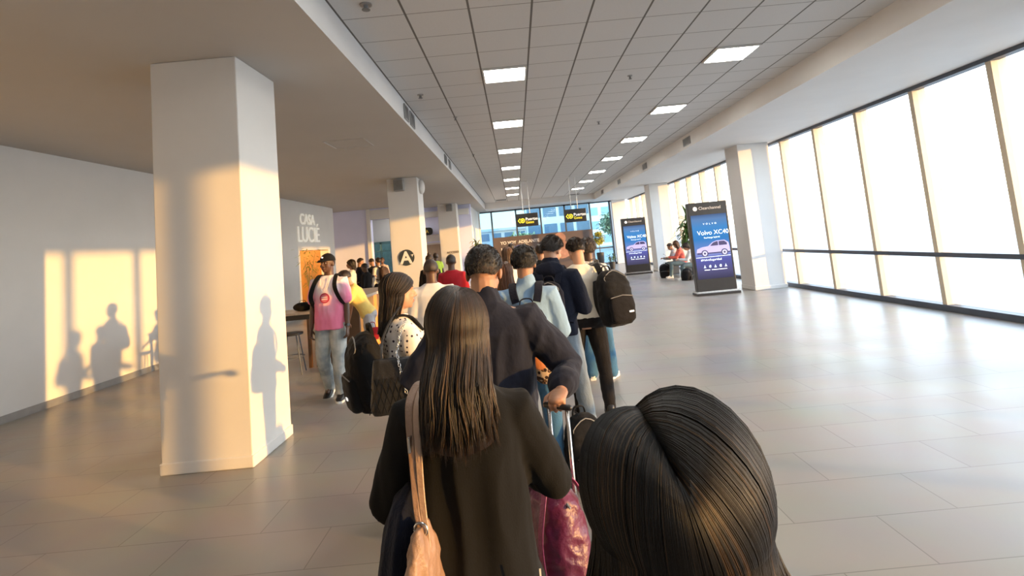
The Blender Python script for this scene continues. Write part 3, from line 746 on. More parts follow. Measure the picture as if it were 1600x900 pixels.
    for (hp, k, a), Lg in ((LL, legL), (LR, legR)):
        M = Matrix.Translation(a) @ Matrix.Rotation(R(Lg[2]), 4, 'Z') @ Matrix.Rotation(R(-Lg[3]), 4, 'X') @ Matrix.Scale(s*sh['big'], 4)
        up = MB(); rr = []
        for y_, hw, z0, z1 in ((-.068, .022, -.055, .0), (-.06, .034, -.060, .035), (-.02, .040, -.060, .048), (.03, .042, -.060, .030), (.08, .046, -.060, -.005), (.13, .046, -.060, -.018), (.17, .036, -.058, -.026), (.188, .018, -.055, -.038)):
            rr.append([(hw*math.copysign(abs(math.cos(q))**.8, math.cos(q)), y_, (z0+z1)/2 + (z1-z0)/2*math.copysign(abs(math.sin(q))**.8, math.sin(q))) for q in [2*PI*i/14 for i in range(14)]])
        up.loft(rr, M=M); o = up.build('shoe', sh['mat'], root, smooth=True)
        so = MB(); rr = []
        outline = [(-.07, .030), (-.04, .042), (.03, .041), (.09, .050), (.14, .047), (.18, .030), (.196, .008)]
        pts = [(x_, y_) for y_, x_ in outline] + [(-x_, y_) for y_, x_ in reversed(outline)]
        so.loft([[(x_, y_, zz) for x_, y_ in pts] for zz in (-.078, -.052)], M=M); so.build('sole', sh['sole'], o)
        if sh.get('trim'):
            tr = MB(); tr.ell((0, .05, -.012), (.043, .03, .022), 12, M=M); tr.build('lace_panel', sh['trim'], o, smooth=True)
    # ---------------- hair
    if hair:
        st = hair['style']
        if st == 'short': P.hair = short_hair(P, hair)
        if st == 'long': P.hair = long_hair(P, hair)
        if st == 'cap': short_hair(P, dict(hair, n=0, nape=-.03)); P.hair = cap(P, hair)
        if st == 'bun':
            short_hair(P, dict(hair, low=-.08)); bb_ = MB(); bb_.ell(hair.get('bun', (0, -.09, .09)), (.035, .035, .035), 12, M=HM); bb_.build('hair_bun', hair.get('mats', HAIR3)[0], root, smooth=True)
    return P

def scalp_ok(q, low):
    """q unit direction in head frame; True where hair grows"""
    x, y, z = q
    lim = low + (0.0 - low) * min(1, max(0, (y + .45)/.5)) if y < .05 else 0.05 + (y-.05)*0.75
    return z > lim

def short_hair(P, H):
    mats_ = H.get('mats', HAIR3); thick = H.get('thick', .010); low = H.get('low', -.62)
    bm = bmesh.new(); bmesh.ops.create_icosphere(bm, subdivisions=5 if P.s and H.get('n', 0) else 4, radius=1)
    kill = [v for v in bm.verts if not scalp_ok(v.co, low)]
    bmesh.ops.delete(bm, geom=kill, context='VERTS')
    c = Vector((0, -.014, .022)); r = Vector((.0755, .098, .094)); off = random.random()*20
    for v in bm.verts:
        q = v.co.copy(); edge = min(1.0, max(0.15, (q.z - low)/.9 if q.y < 0 else 1.0))
        t = thick*(.55+.45*edge) + thick*.35*noise.noise(Vector((q.x*5+off, q.y*5, q.z*5))) + H.get('rough', .003)*noise.noise(Vector((q.x*22, q.y*22+off, q.z*22)))
        if H.get('topvol'): t += H['topvol']*max(0, q.z)
        nq = Vector((q.x*r.x, q.y*r.y, q.z*r.z))
        v.co = c + nq + q*t
    me = D.meshes.new('hair'); bm.to_mesh(me); bm.free()
    me.transform(P.HM); 
    for m in mats_: me.materials.append(m)
    if H.get('fade'):
        me.materials.append(H_FADE); Hi = P.HM.inverted(); k = len(mats_)
        for p in me.polygons:
            q = Hi @ p.center
            if q.y < .02 and q.z < -.012 + .012*noise.noise(q*60): p.material_index = k
    me.polygons.foreach_set('use_smooth', [True]*len(me.polygons))
    o = add_obj('hair', me, P.root)
    so = o.modifiers.new('solid', 'SOLIDIFY'); so.thickness = -.006; so.offset = 1
    n = H.get('n', 0)
    if n:
        s_ = MB(); L = H.get('len', .018); cnt = 0
        while cnt < n:
            q = Vector((random.gauss(0, 1), random.gauss(0, 1), random.gauss(0, 1))).normalized()
            if not scalp_ok(q, low + .06): continue
            cnt += 1
            p = c + Vector((q.x*r.x, q.y*r.y, q.z*r.z)) + q*thick*.6
            fall = Vector((q.x*.3, -.35 - .2*q.z + (.9 if q.z > .5 and H.get('fwd') else 0), -1.0)); fall = (fall - q*fall.dot(q)).normalized()
            fall = (fall + Vector([random.uniform(-.35, .35) for _ in range(3)])).normalized()
            l = L*random.uniform(.6, 1.2)*(0.5 if q.z < -.1 else 1)
            s_.tube([P.HM @ p, P.HM @ (p + fall*l*.5 + q*.35*l*.6), P.HM @ (p + fall*l + q*.2*l)], [H.get('sr', .0011), H.get('sr', .0011)*.9, H.get('sr', .0011)*.35], 3, mi=random.choice((0, 0, 1, 1, 2)), ends=False)
        so2 = s_.build('hair_strands', mats_, o)
    return o

def long_hair(P, H):
    """strands from the parting over the skull and down; plus a solid under-layer"""
    mats_ = H.get('mats', HAIR3); HM = P.HM; rnd = random.Random(H.get('seed', 3))
    zt = H['tip']                     # world/root height of the tips
    wx, wy = H.get('wx', .10), H.get('wy', .10); amax = H.get('amax', 150); vol = H.get('vol', .014)
    yoff = H.get('yoff', -.03); inner = H.get('inner', .0)
    c = Vector((0, -.014, .022)); r = Vector((.0755, .098, .094))
    part0, part1 = Vector((H.get('partx', 0), .075, .075)), Vector(H.get('part1', (H.get('partx', 0)*.6, -.055, .10)))
    hc = HM @ Vector((0, 0, 0)); hy = HM @ Vector((0, -.014, -.01))
    puff = H.get('puff', .0)
    def path(u, depth, tipz, jit, nseg=18):
        a = u*amax
        pp = part1.lerp(part0, min(1, max(0, (abs(u)-H.get('pu', .15))/.75)))
        side = 1 if u >= 0 else -1
        d0 = Vector(((pp.x + side*.006*0 - c.x)/r.x, (pp.y-c.y)/r.y, (pp.z-c.z)/r.z)).normalized()
        ar = R(a); d1 = Vector((math.sin(ar), -math.cos(ar), -.30)).normalized()
        ang = d0.angle(d1); pts = []
        for k in range(13):
            t = k/12.0
            d = (d0*math.sin((1-t)*ang) + d1*math.sin(t*ang))/math.sin(ang)
            vv = (vol + puff*math.sin(PI*t))*(H.get('root', .25) + (1-H.get('root', .25))*math.sin(PI/2*min(1, t*2.5))) * (1 - depth) + .004
            q = c + Vector((d.x*(r.x+vv), d.y*(r.y+vv), d.z*(r.z+vv)))
            if abs(q.x) < 1 and t < .01: q = q
            pts.append(HM @ q)
        e = pts[-1]; drop = e.z - tipz
        tx = hc.x + math.sin(ar)*wx*(1-.25*depth) + H.get('dx', 0); ty = hy.y - math.cos(ar)*wy*(1-.5*depth) + yoff
        m = nseg - 8; nn_ = 13
        for k in range(1, m+1):
            t = k/m
            bl = min(1, t*1.5); bl = bl*bl*(3-2*bl)
            x = e.x*(1-bl) + tx*bl + jit[0]*t*t + .006*math.sin(t*7+jit[2])*t
            y = e.y*(1-bl) + ty*bl + jit[1]*t*t
            pts.append(Vector((x, y, e.z - drop*t)))
        return pts
    # under-layer
    b = MB(); nu = 40
    def sheet(depth):
        g = []
        for i in range(nu+1):
            u = -1 + 2*i/nu
            g.append(path(u, depth, zt + .03 + .05*abs(u)*H.get('taper', 1), (0, 0, 0)))
        return g
    g0, g1 = sheet(.18), sheet(1.0)
    m = len(g0[0]); vs = []; fs = []
    for g in (g0, g1):
        for row in g: vs += row
    N0 = (nu+1)*m
    for i in range(nu):
        for k in range(m-1):
            q = (i*m+k, i*m+k+1, (i+1)*m+k+1, (i+1)*m+k)
            fs.append(q); fs.append(tuple(N0+x for x in reversed(q)))
        fs.append((i*m+m-1, N0+i*m+m-1, N0+(i+1)*m+m-1, (i+1)*m+m-1))
    b.add(vs, fs); o = b.build('hair', mats_, P.root, smooth=True)
    n = H.get('n', 900); w_ = H.get('w', .0022); s_ = MB()
    nclump = H.get('clumps', 60); cl = [(rnd.uniform(-1, 1), rnd.gauss(0, .008), rnd.gauss(0, .010), rnd.random()*6, rnd.random()) for _ in range(nclump)]
    cl.sort()
    for i in range(n):
        q = rnd.choice(cl); u = max(-1, min(1, q[0] + rnd.gauss(0, .022)))
        dep = rnd.random()**2*.55 - .12
        tz = zt + (q[4]*.06 + rnd.random()*.05)*H.get('ragged', 1) + .05*abs(u)*H.get('taper', 1)
        pts = path(u, dep, tz, (q[1]+rnd.gauss(0, .003)+(q[0]-u)*.05, q[2]+rnd.gauss(0, .003), q[3]), 20)
        nn = len(pts); ww = w_*rnd.uniform(.6, 1.2)
        tint = H.get('tint')
        mi = tint(u, rnd) if tint else (0 if rnd.random() < .45 else 1 if rnd.random() < .75 else 2)
        s_.tube(pts, [ww*(.7 if k < 2 else 1 if k < nn-3 else (nn-1-k)/4+.12) for k in range(nn)], 4, mi=mi, ends=False)
    me = s_.mesh('hair_strands', mats_, True); add_obj('hair_strands', me, o)
    return o

def cap(P, H):
    m = H['capmat']; b = MB(); rings = []
    for i in range(9):
        ph = PI/2*i/8
        rr = [( (.086*math.cos(ph))*math.cos(q), -.012+.108*math.cos(ph)*math.sin(q), .028 + .098*math.sin(ph) + (0 if i else 0)) for q in [2*PI*j/28 for j in range(28)]]
        rings.append(rr if i < 8 else [(.004*math.cos(2*PI*j/28), -.012+.004*math.sin(2*PI*j/28), .128) for j in range(28)])
    b.loft(rings, M=P.HM); o = b.build('cap', m, P.root, smooth=True)
    br = MB(); fs = []; top = []; n = 12
    for i in range(n+1):
        a = PI*i/n; x = .072*math.cos(a)
        top.append((x, .066 + .0*i, .040)); 
    out = [(.074*math.cos(PI*i/n), .070+.082*math.sin(PI*i/n), .040-.018*math.sin(PI*i/n)) for i in range(n+1)]
    inn = [(.074*math.cos(PI*i/n), .070*1.0+.004*math.sin(PI*i/n), .046) for i in range(n+1)]
    V = [P.HM @ Vector(p) for p in out] + [P.HM @ Vector(p) for p in inn] + [P.HM @ (Vector(p)-Vector((0, 0, .006))) for p in out] + [P.HM @ (Vector(p)-Vector((0, 0, .006))) for p in inn]
    k = n+1
    for i in range(n): fs += [(i, i+1, k+i+1, k+i), (2*k+i+1, 2*k+i, 3*k+i, 3*k+i+1), (i+1, i, 2*k+i, 2*k+i+1)]
    br.add(V, fs); br.build('brim', m, o, smooth=True)
    lg = MB(); lg.ell((0, .093, .075), (.016, .005, .010), 10, M=P.HM); lg.build('emblem', SWH, o, smooth=True)
    return o

# ------------------------------------------------------------------ bags
def ribbon(mb, pts, wdt, th, wdir, mi=0, sub=4, w1=None):
    """flat strap through pts; wdir = direction of its width"""
    pts = [Vector(p) for p in pts]; P_ = []
    for i in range(len(pts)-1):
        p0 = pts[max(i-1, 0)]; p1 = pts[i]; p2 = pts[i+1]; p3 = pts[min(i+2, len(pts)-1)]
        for k in range(sub):
            t = k/sub; P_.append(0.5*((2*p1)+(-p0+p2)*t+(2*p0-5*p1+4*p2-p3)*t*t+(-p0+3*p1-3*p2+p3)*t**3))
    P_.append(pts[-1]); rings = []
    for i, p in enumerate(P_):
        t = (P_[min(i+1, len(P_)-1)]-P_[max(i-1, 0)]).normalized()
        wd = Vector(wdir); wd = (wd - t*wd.dot(t)).normalized(); nn = t.cross(wd); wc = wdt if w1 is None else wdt + (w1-wdt)*i/(len(P_)-1)
        rings.append([p + wd*a*wc/2 + nn*c_*th/2 for a, c_ in ((-1, -.4), (-.8, -1), (.8, -1), (1, -.4), (1, .4), (.8, 1), (-.8, 1), (-1, .4))])
    mb.loft(rings, mi)

def backpack(label, M, w_=.30, h_=.46, d_=.20, m=None, m2=None, vox=.010, straps=None, group=None, tab=None):
    """M places the bag: origin at the bottom centre of its back panel, -y points away from the wearer"""
    m = m or BLACKP; m2 = m2 or m
    t = D.objects.new('backpack', None); COL.objects.link(t); t['label'] = label; t['category'] = 'backpack'
    if group: t['group'] = group
    t.matrix_world = M
    b = MB(); rr = []
    for z, a, dd in ((0, .62, .50), (.02, .86, .86), (.10, .97, 1.0), (.28, 1.0, .98), (.36, .97, .88), (.42, .80, .66), (.455, .50, .40), (.465, .2, .15)):
        z = z/.465*h_; hw = w_/2*a; hd = d_/2*dd
        rr.append([(hw*math.copysign(abs(math.cos(q))**.7, math.cos(q)), -d_*.48 + (d_*.48 - hd)*.55 + hd*math.copysign(abs(math.sin(q))**.7, math.sin(q)), z) for q in [2*PI*i/24 for i in range(24)]])
    b.loft(rr)
    body = add_obj('bag_body', remesh(b, 'bag_body', m, vox, 4, .008, (9, 9, 9))); body.parent = t
    b = MB(); rr = []
    for z, a, dd in ((.03, .55, .6), (.05, .74, .9), (.16, .80, 1.0), (.23, .74, .8), (.255, .5, .4)):
        z = z/.465*h_; rr.append([(w_/2*a*math.copysign(abs(math.cos(q))**.6, math.cos(q)), -d_*.93 + .045*dd*math.copysign(abs(math.sin(q))**.6, math.sin(q)), z) for q in [2*PI*i/20 for i in range(20)]])
    b.loft(rr); o = add_obj('front_pocket', remesh(b, 'front_pocket', m2, vox, 3, .004, (12, 12, 12))); o.parent = t
    z_ = MB(); z_.tube([(-w_*.36, -d_*.99-.01, .235/.465*h_), (0, -d_*1.04-.01, .25/.465*h_), (w_*.36, -d_*.99-.01, .235/.465*h_)], .004, 6)
    z_.tube([(w_*.3, -d_*.80, .36/.465*h_), (w_*.34, -d_*.7, .40/.465*h_), (0, -d_*.62, h_*.985), (-w_*.34, -d_*.7, .40/.465*h_), (-w_*.3, -d_*.80, .36/.465*h_)], .004, 6, sub=3)
    z_.build('zipper', VENT, t)
    hd_ = MB(); ribbon(hd_, [(-.05, -.03, h_*.93), (-.035, -.03, h_+.035), (.035, -.03, h_+.035), (.05, -.03, h_*.93)], .022, .008, (0, 1, 0)); hd_.build('carry_handle', m, t)
    if tab:
        q = MB(); q.box(w_*.12, w_*.26, -d_*.93-.052, -d_*.93-.046, .12, .135); q.build('logo_tab', SWH, t)
    Mi = M.inverted()
    for pts, wd in (straps or []):
        s_ = MB(); ribbon(s_, [Mi @ Vector(p) for p in pts], .055, .014, (Mi.to_3x3() @ Vector(wd))); s_.build('shoulder_strap', m, t, smooth=False)
    return t

def root_matrix(P):
    r = P.root; return Matrix.Translation(r.location) @ Matrix.Rotation(r.rotation_euler.z, 4, 'Z')
def worn_straps(P, off=.02, w0=.085, lowz=1.02, side=(-1, 1), cut=8):
    """shoulder strap paths in world space for a bag on the wearer's back"""
    W = root_matrix(P) @ P.U; res = []
    for sx in side:
        pts = [(sx*w0*.8, -.135-off, 1.36), (sx*w0, -.10-off, 1.44), (sx*w0*1.05, -.03, 1.478+off*.5), (sx*w0*1.15, .06, 1.455+off*.4), (sx*w0*1.35, .125+off, 1.36), (sx*w0*1.7, .12+off, 1.24), (sx*.185, .03, 1.12), (sx*.15, -.13-off, lowz)]
        res.append(([W @ Vector(p) for p in pts[:cut]], (W.to_3x3() @ Vector((1, .15*sx, 0)))))
    return res
def worn_matrix(P, z=.98, y=-.13, rz=0, x=0, tilt=0):
    return root_matrix(P) @ P.U @ Matrix.Translation((x, y, z)) @ Matrix.Rotation(R(rz), 4, 'Z') @ Matrix.Rotation(R(tilt), 4, 'X') @ Matrix.Scale(1.0/P.s, 4)

# ------------------------------------------------------------------ the near people of the queue
C_CARD = cloth('black_brown_knit', (0.0078, 0.0079, 0.0082), 0.12, 0.12, 260, 0.95, 0.02)
C_NAVY = cloth('dark_navy_cotton', (0.012, 0.014, 0.026), 0.10, 0.25, 60, sheen=0.05)
C_NAVYK = cloth('navy_knit', (0.006, 0.008, 0.018), 0.12, 0.4, 160, 0.95, 0.04)
C_BLACK = cloth('black_fabric', (0.0055, 0.0055, 0.0065), 0.15, 0.3, 80, 0.8, 0.04)
C_BLKJ = cloth('black_denim', (0.010, 0.009, 0.010), 0.2, 0.4, 120, 0.9, 0.04)
C_GREYJ = cloth('grey_blue_denim', (0.17, 0.21, 0.25), 0.16, 0.4, 150)
C_BLUEJ = cloth('blue_denim', (0.045, 0.13, 0.24), 0.22, 0.4, 150)
C_LBLUE = cloth('light_blue_shirting', (0.22, 0.35, 0.52), 0.05, 0.25, 60)
C_CREAM = cloth('cream_shirting', (0.72, 0.65, 0.54), 0.05, 0.25, 60)
C_WHITE = cloth('white_shirting', (0.70, 0.69, 0.68), 0.05, 0.2, 60)
C_RED = cloth('red_cotton', (0.36, 0.012, 0.02), 0.10, 0.25, 60)
C_MAG = mat('magenta_nylon', (0.10, 0.006, 0.038), 0.4, 0.18, 12, 0.4, 50, sheen=0.2)
C_PINKS = mat('pink_webbing', (0.26, 0.03, 0.11), 0.5, 0.1, 20, 0.3, 90)
TANL = mat('tan_leather', (0.30, 0.185, 0.125), 0.5, 0.2, 10, 0.35, 90)
BLKL = mat('black_quilted_leather', (0.018, 0.018, 0.020), 0.35, 0.2, 10, 0.3, 60)
WSHOE = mat('white_shoe', (0.75, 0.74, 0.70), 0.5, 0.06)
def dots_build(N, L, pos, b):
    mp = N.new('ShaderNodeMapping'); mp.inputs['Scale'].default_value = (34, 34, 34); L.new(pos, mp.inputs[0])
    v = N.new('ShaderNodeTexVoronoi'); v.inputs['Scale'].default_value = 1.0; v.inputs['Randomness'].default_value = 0.35; L.new(mp.outputs[0], v.inputs['Vector'])
    c = N.new('ShaderNodeMath'); c.operation = 'LESS_THAN'; L.new(v.outputs['Distance'], c.inputs[0]); c.inputs[1].default_value = 0.27
    m = N.new('ShaderNodeMixRGB'); L.new(c.outputs[0], m.inputs[0]); m.inputs[1].default_value = (0.74, 0.70, 0.66, 1); m.inputs[2].default_value = (0.035, 0.03, 0.06, 1)
    L.new(m.outputs[0], b.inputs['Base Color'])
C_DOTS = mat_pattern('white_polka_dot_cotton', dots_build, 0.8, 0.2)
def stripe_build(N, L, pos, b):
    wv = N.new('ShaderNodeTexWave'); wv.inputs['Scale'].default_value = 45; wv.inputs['Distortion'].default_value = 0.3; L.new(pos, wv.inputs['Vector'])
    cr = N.new('ShaderNodeValToRGB'); cr.color_ramp.elements[0].color = (0.60, 0.60, 0.63, 1); cr.color_ramp.elements[1].color = (0.72, 0.71, 0.72, 1); L.new(wv.outputs['Fac'], cr.inputs[0]); L.new(cr.outputs[0], b.inputs['Base Color'])
C_STRIPE = mat_pattern('white_pinstripe_shirting', stripe_build, 0.8, 0.2)
def tie_build(N, L, pos, b):       # the T-shirt is dyed from near white at the chest to pink below, in soft vertical flames
    sp = N.new('ShaderNodeSeparateXYZ'); L.new(pos, sp.inputs[0])
    mp = N.new('ShaderNodeMapping'); mp.inputs['Scale'].default_value = (9, 9, 2.2); L.new(pos, mp.inputs[0])
    nz = N.new('ShaderNodeTexNoise'); nz.inputs['Scale'].default_value = 1; nz.inputs['Detail'].default_value = 3; L.new(mp.outputs[0], nz.inputs['Vector'])
    ml = N.new('ShaderNodeMath'); ml.operation = 'MULTIPLY_ADD'; L.new(nz.outputs['Fac'], ml.inputs[0]); ml.inputs[1].default_value = 0.42; L.new(sp.outputs['Z'], ml.inputs[2])
    ax = N.new('ShaderNodeMath'); ax.operation = 'ABSOLUTE'; L.new(sp.outputs['X'], ax.inputs[0])
    m2 = N.new('ShaderNodeMath'); m2.operation = 'MULTIPLY_ADD'; L.new(ax.outputs[0], m2.inputs[0]); m2.inputs[1].default_value = -0.9; L.new(ml.outputs[0], m2.inputs[2])
    mr = N.new('ShaderNodeMapRange'); mr.inputs[1].default_value = 1.16; mr.inputs[2].default_value = 1.48; L.new(m2.outputs[0], mr.inputs[0])
    cr = N.new('ShaderNodeValToRGB'); cr.color_ramp.elements[0].color = (0.86, 0.24, 0.40, 1); cr.color_ramp.elements[1].color = (0.86, 0.74, 0.78, 1)
    e = cr.color_ramp.elements.new(0.45); e.color = (0.86, 0.40, 0.54, 1)
    L.new(mr.outputs[0], cr.inputs[0]); L.new(cr.outputs[0], b.inputs['Base Color'])
C_TIE = mat_pattern('pink_dyed_cotton', tie_build, 0.85, 0.2)
def patch_build(N, L, pos, b):
    nz = N.new('ShaderNodeTexNoise'); nz.inputs['Scale'].default_value = 5; nz.inputs['Detail'].default_value = 3; L.new(pos, nz.inputs['Vector'])
    cr = N.new('ShaderNodeValToRGB'); cr.color_ramp.elements[0].position = .42; cr.color_ramp.elements[1].position = .6
    cr.color_ramp.elements[0].color = (0.27, 0.31, 0.33, 1); cr.color_ramp.elements[1].color = (0.50, 0.52, 0.50, 1)
    L.new(nz.outputs['Fac'], cr.inputs[0]); L.new(cr.outputs[0], b.inputs['Base Color'])
C_PATCH = mat_pattern('washed_pale_denim', patch_build, 0.85, 0.2)
def leo_build(N, L, pos, b):
    v = N.new('ShaderNodeTexVoronoi'); v.inputs['Scale'].default_value = 48; L.new(pos, v.inputs['Vector'])
    cr = N.new('ShaderNodeValToRGB'); cr.color_ramp.interpolation = 'CONSTANT'
    cr.color_ramp.elements[0].color = (0.30, 0.15, 0.06, 1); cr.color_ramp.elements[1].position = 0.5; cr.color_ramp.elements[1].color = (0.58, 0.42, 0.26, 1)
    e = cr.color_ramp.elements.new(0.25); e.color = (0.04, 0.02, 0.012, 1)
    L.new(v.outputs['Distance'], cr.inputs[0]); L.new(cr.outputs[0], b.inputs['Base Color'])
C_LEO = mat_pattern('leopard_print', leo_build, 0.7, 0.3)

# woman at the front of the picture, seen from behind
W1 = person('person with very long straight dark hair in a black-brown cardigan, seen from behind',
    (-0.185, 1.53, 0), 2, h=1.575, female=True, vox=.006, bulk=1.02, head=(3, 4, 0),
    armL=((-.24, .16, -.62), (.30, .85, .05), (0, 0, -1), 40), armR=((.25, .20, -.58), (-.35, .85, .02), (0, 0, -1), 40),
    top=dict(mat=C_CARD, name='cardigan', hem=0.52, flare=0.14, loose=.020, disp=.020, ds=(6, 6, 1.0), sl=.006, box=.55),
    bottom=dict(mat=C_BLACK), shoes=dict(mat=WSHOE, sole=WSHOE),
    hair=dict(style='long', tip=1.165, wx=.088, wy=.075, yoff=-.095, amax=118, vol=.010, dx=-.006, n=2300, clumps=130, w=.0017, taper=.35, ragged=1.0, seed=5, partx=.02,
              mats=[H_BROWN, hairmat('hair_deep_brown', (0.011, 0.007, 0.005)), H_LIGHT]))  # brown strand tones, picked at random
tg = MB().box(-.0022, .0022, -.001, .001, -.02, .02).build('care_tag', WSHOE, W1.root); tg.location = (.165, -.165, .90)
# navy shirt
M1 = person('person in a dark navy shirt, head bent, holding the trolley case handle',
    (-0.165, 2.50, 0), -4, h=1.70, vox=.0042, bulk=1.14, skin=SK_BROWN, head=(-4, 22, 0),
    armL=((-.62, -.05, -.80), (.10, .75, -.45), (0, 0, -1), 30), armR=((.64, .02, -.80), (-.16, -.90, -.12), (0.1, .1, -1), 62, (-.20, -.80, -.10)),
    top=dict(mat=C_NAVY, hem=0.86, loose=.020, disp=.016, collar=True, sleeve=.88, cuffroll=True, sl=.004, box=.8),
    bottom=dict(mat=C_NAVYK), shoes=dict(mat=BLACKP),
    hair=dict(style='short', thick=.012, low=-.60, n=5000, len=.014, fade=True, mats=[H_BLACK, H_BROWN, H_BLACK]))
# polka dot woman
W3 = person('person with long dark hair and white polka-dot blouse, side-on at the left',
    (-0.775, 3.45, 0), -62, h=1.565, female=True, vox=.007, skin=SK_TAN, head=(0, 2, 0),
    armL=((-.25, .35, -.9), (.2, .9, .1), (0, 0, -1), 35), armR=((.28, .25, -.9), (-.2, .95, .05), (0, 0, -1), 35), legL=((-.06, -.02, -1), (-.02, -.12, -1), 15, 0),
    top=dict(mat=C_DOTS, name='blouse', hem=0.98, sleeve=.42, puff=True, loose=.014, disp=.008),
    bottom=dict(mat=C_BLACK, loose=.012, flare=.01), shoes=dict(mat=WSHOE, sole=WSHOE),
    hair=dict(style='long', tip=1.16, wx=.070, wy=.085, yoff=-.035, amax=102, vol=.012, n=900, clumps=60, w=.0026, taper=.6, seed=9,
              mats=[H_BROWN, H_BLACK, hairmat('hair_warm_brown', (0.038, 0.018, 0.009))]))
# light blue shirt
LB = person('person in a light blue shirt with thick black hair and dark backpack straps',
    (0.045, 3.92, 0), -4, h=1.66, vox=.007, skin=SK_BROWN, bulk=1.02, head=(-4, 12, 0),
    armL=((-.25, 0, -1), (.1, .5, -.8), (1, 0, 0), 30), armR=((.26, .02, -1), (-.25, .85, -.3), (-1, 0, 0), 35),
    top=dict(mat=C_LBLUE, hem=0.86, loose=.022, disp=.011, sleeve=.95, sl=.010, box=.7, collar=True), bottom=dict(mat=C_BLUEJ), shoes=dict(mat=WSHOE, sole=WSHOE),
    hair=dict(style='short', thick=.020, low=-.66, rough=.006, n=4000, sr=.0014, len=.024, mats=[H_BLACK, hairmat('hair_soft_black', (0.012, 0.010, 0.010)), H_BLACK]))
# navy hoodie
HO = person('person in a navy sweater with dark hood and grey-blue jeans, head bent right',
    (0.285, 4.72, 0), -14, h=1.735, vox=.008, skin=SK_TAN, bulk=1.02, head=(-22, 22, 4),
    armL=((-.25, .05, -1), (.1, .8, -.3), (1, 0, 0), 30), armR=((.30, .05, -.9), (-.55, .80, .12), (-1, 0, 0.3), 45),
    legR=((.16, .10, -1), (.10, .10, -1), -18, 0), legL=((-.08, -.05, -1), (0, -.06, -1), 8, 0),
    top=dict(mat=C_NAVYK, name='sweater', hem=0.90, loose=.020, disp=.010, hood=True, sl=.014, box=.7), bottom=dict(mat=C_GREYJ, loose=.014), shoes=dict(mat=WSHOE, sole=WSHOE),
    hair=dict(style='short', thick=.016, low=-.58, rough=.007, n=3200, sr=.0016, len=.028, mats=[H_BROWN, H_BLACK, H_BROWN]))
# cream shirt
WH = person('person in a cream shirt and black trousers with head bent, seen from behind',
    (0.60, 5.32, 0), 4, h=1.70, vox=.008, skin=SK_TAN, bulk=1.06, head=(14, 24, -3),
    armL=((-.35, .1, -.9), (.3, .85, -.1), (1, 0, 0), 30), armR=((.22, .15, -1), (.0, .9, -.2), (-1, 0, 0), 35),
    legL=((-.05, .18, -1), (0, -.05, -1), 8, 0), legR=((.12, .0, -1), (.02, -.10, -1), -6, 0),
    top=dict(mat=C_CREAM, hem=0.96, loose=.018, disp=.010, sl=.012, box=.5), bottom=dict(mat=C_BLKJ, loose=.012), shoes=dict(mat=BLACKP),
    hair=dict(style='short', thick=.014, low=-.58, rough=.005, n=3000, sr=.0016, len=.022, mats=[H_BROWN, H_BLACK, H_BLACK]))
# person behind the cream shirt
BH = person('person with thick black hair and flared blue jeans, half hidden behind the cream shirt',
    (0.87, 6.62, 0), -8, h=1.655, vox=.010, skin=SK_DARK, head=(0, 8, 0), legR=((.10, 0, -1), (.03, 0, -1), -22, 0),
    top=dict(mat=C_WHITE, hem=.9), bottom=dict(mat=C_BLUEJ, loose=.014, flare=.022), shoes=dict(mat=WSHOE, sole=WSHOE),
    hair=dict(style='short', thick=.032, low=-.68, rough=.012, n=2500, sr=.002, len=.03))
# woman right below the camera
W2 = person('person whose dark centre-parted hair fills the lower right, nearest to the viewer',
    (0.203, 0.86, 0), 2, h=1.372, female=True, vox=.007, skin=SK_BROWN, head=(0, 2, 0),
    top=dict(mat=C_BLACK, hem=.9, disp=.008), bottom=dict(mat=C_BLKJ), shoes=dict(mat=BLACKP),
    hair=dict(style='long', tip=0.90, wx=.175, wy=.14, yoff=-.04, amax=135, vol=.049, puff=.010, root=.64, n=7000, clumps=240, w=.00105, taper=.25, seed=12, partx=-.012, part1=(-.016, -.092, .072), pu=.05,
              mats=[H_BLACK, hairmat('hair_blue_black', (0.005, 0.0055, 0.0075), spec=.35), hairmat('hair_bronze', (0.055, 0.030, 0.013))],
              tint=lambda u, r: 2 if ((-.42 < u < -.28 or .05 < u < .16 or u > .62) and r.random() < .30) or r.random() < .03 else (0 if r.random() < .6 else 1)))
b = MB(); b.tube([W2.HM @ Vector(p) for p in ((-.013, .045, .130), (-.013, 0, .1465), (-.014, -.045, .142), (-.016, -.078, .124), (-.016, -.10, .100))], .0035, 6, sub=4, flat=.5); b.build('parting', SK_BROWN, W2.hair, smooth=True)
# pink T-shirt
PK = person('person in pink T-shirt, black cap and pale jeans walking towards the viewer',
    (-2.40, 6.86, 0), 176, h=1.79, vox=.006, skin=SK_DARK, lip=LIPD, face=True, head=(-14, 0, 0),
    armL=((-.20, .10, -1), (-.06, .22, -1), (.9, 0, 0), 30), armR=((.24, -.02, -1), (.06, .16, -1), (-.9, 0, 0), 30),
    legL=((-.03, .16, -1), (-.02, -.02, -1), 10, 0), legR=((.05, .10, -1), (.03, -.52, -1), -8, 32),
    top=dict(mat=C_TIE, hem=.84, sleeve=.36, loose=.028, sl=.010, disp=.010, box=.7, vox=.008), bottom=dict(mat=C_PATCH, loose=.022, flare=.010),
    shoes=dict(mat=BLACKP, sole=WSHOE, trim=WSHOE, big=1.05), hair=dict(style='cap', capmat=C_BLACK, thick=.004))
b = MB()
for i in range(2): pass
disc(b, 0, 0, .004, 0, .062, 32, 0); disc(b, 0, .004, .006, 0, .048, 32, 1)
dk = b.build('chest_print', [mat('print_crimson', (0.45, 0.02, 0.06), 0.6, 0.08), mat('print_rose', (0.62, 0.16, 0.22), 0.6, 0.08)], PK.root)
dk.location = (PK.U @ Vector((-.005, .158, 1.225)))
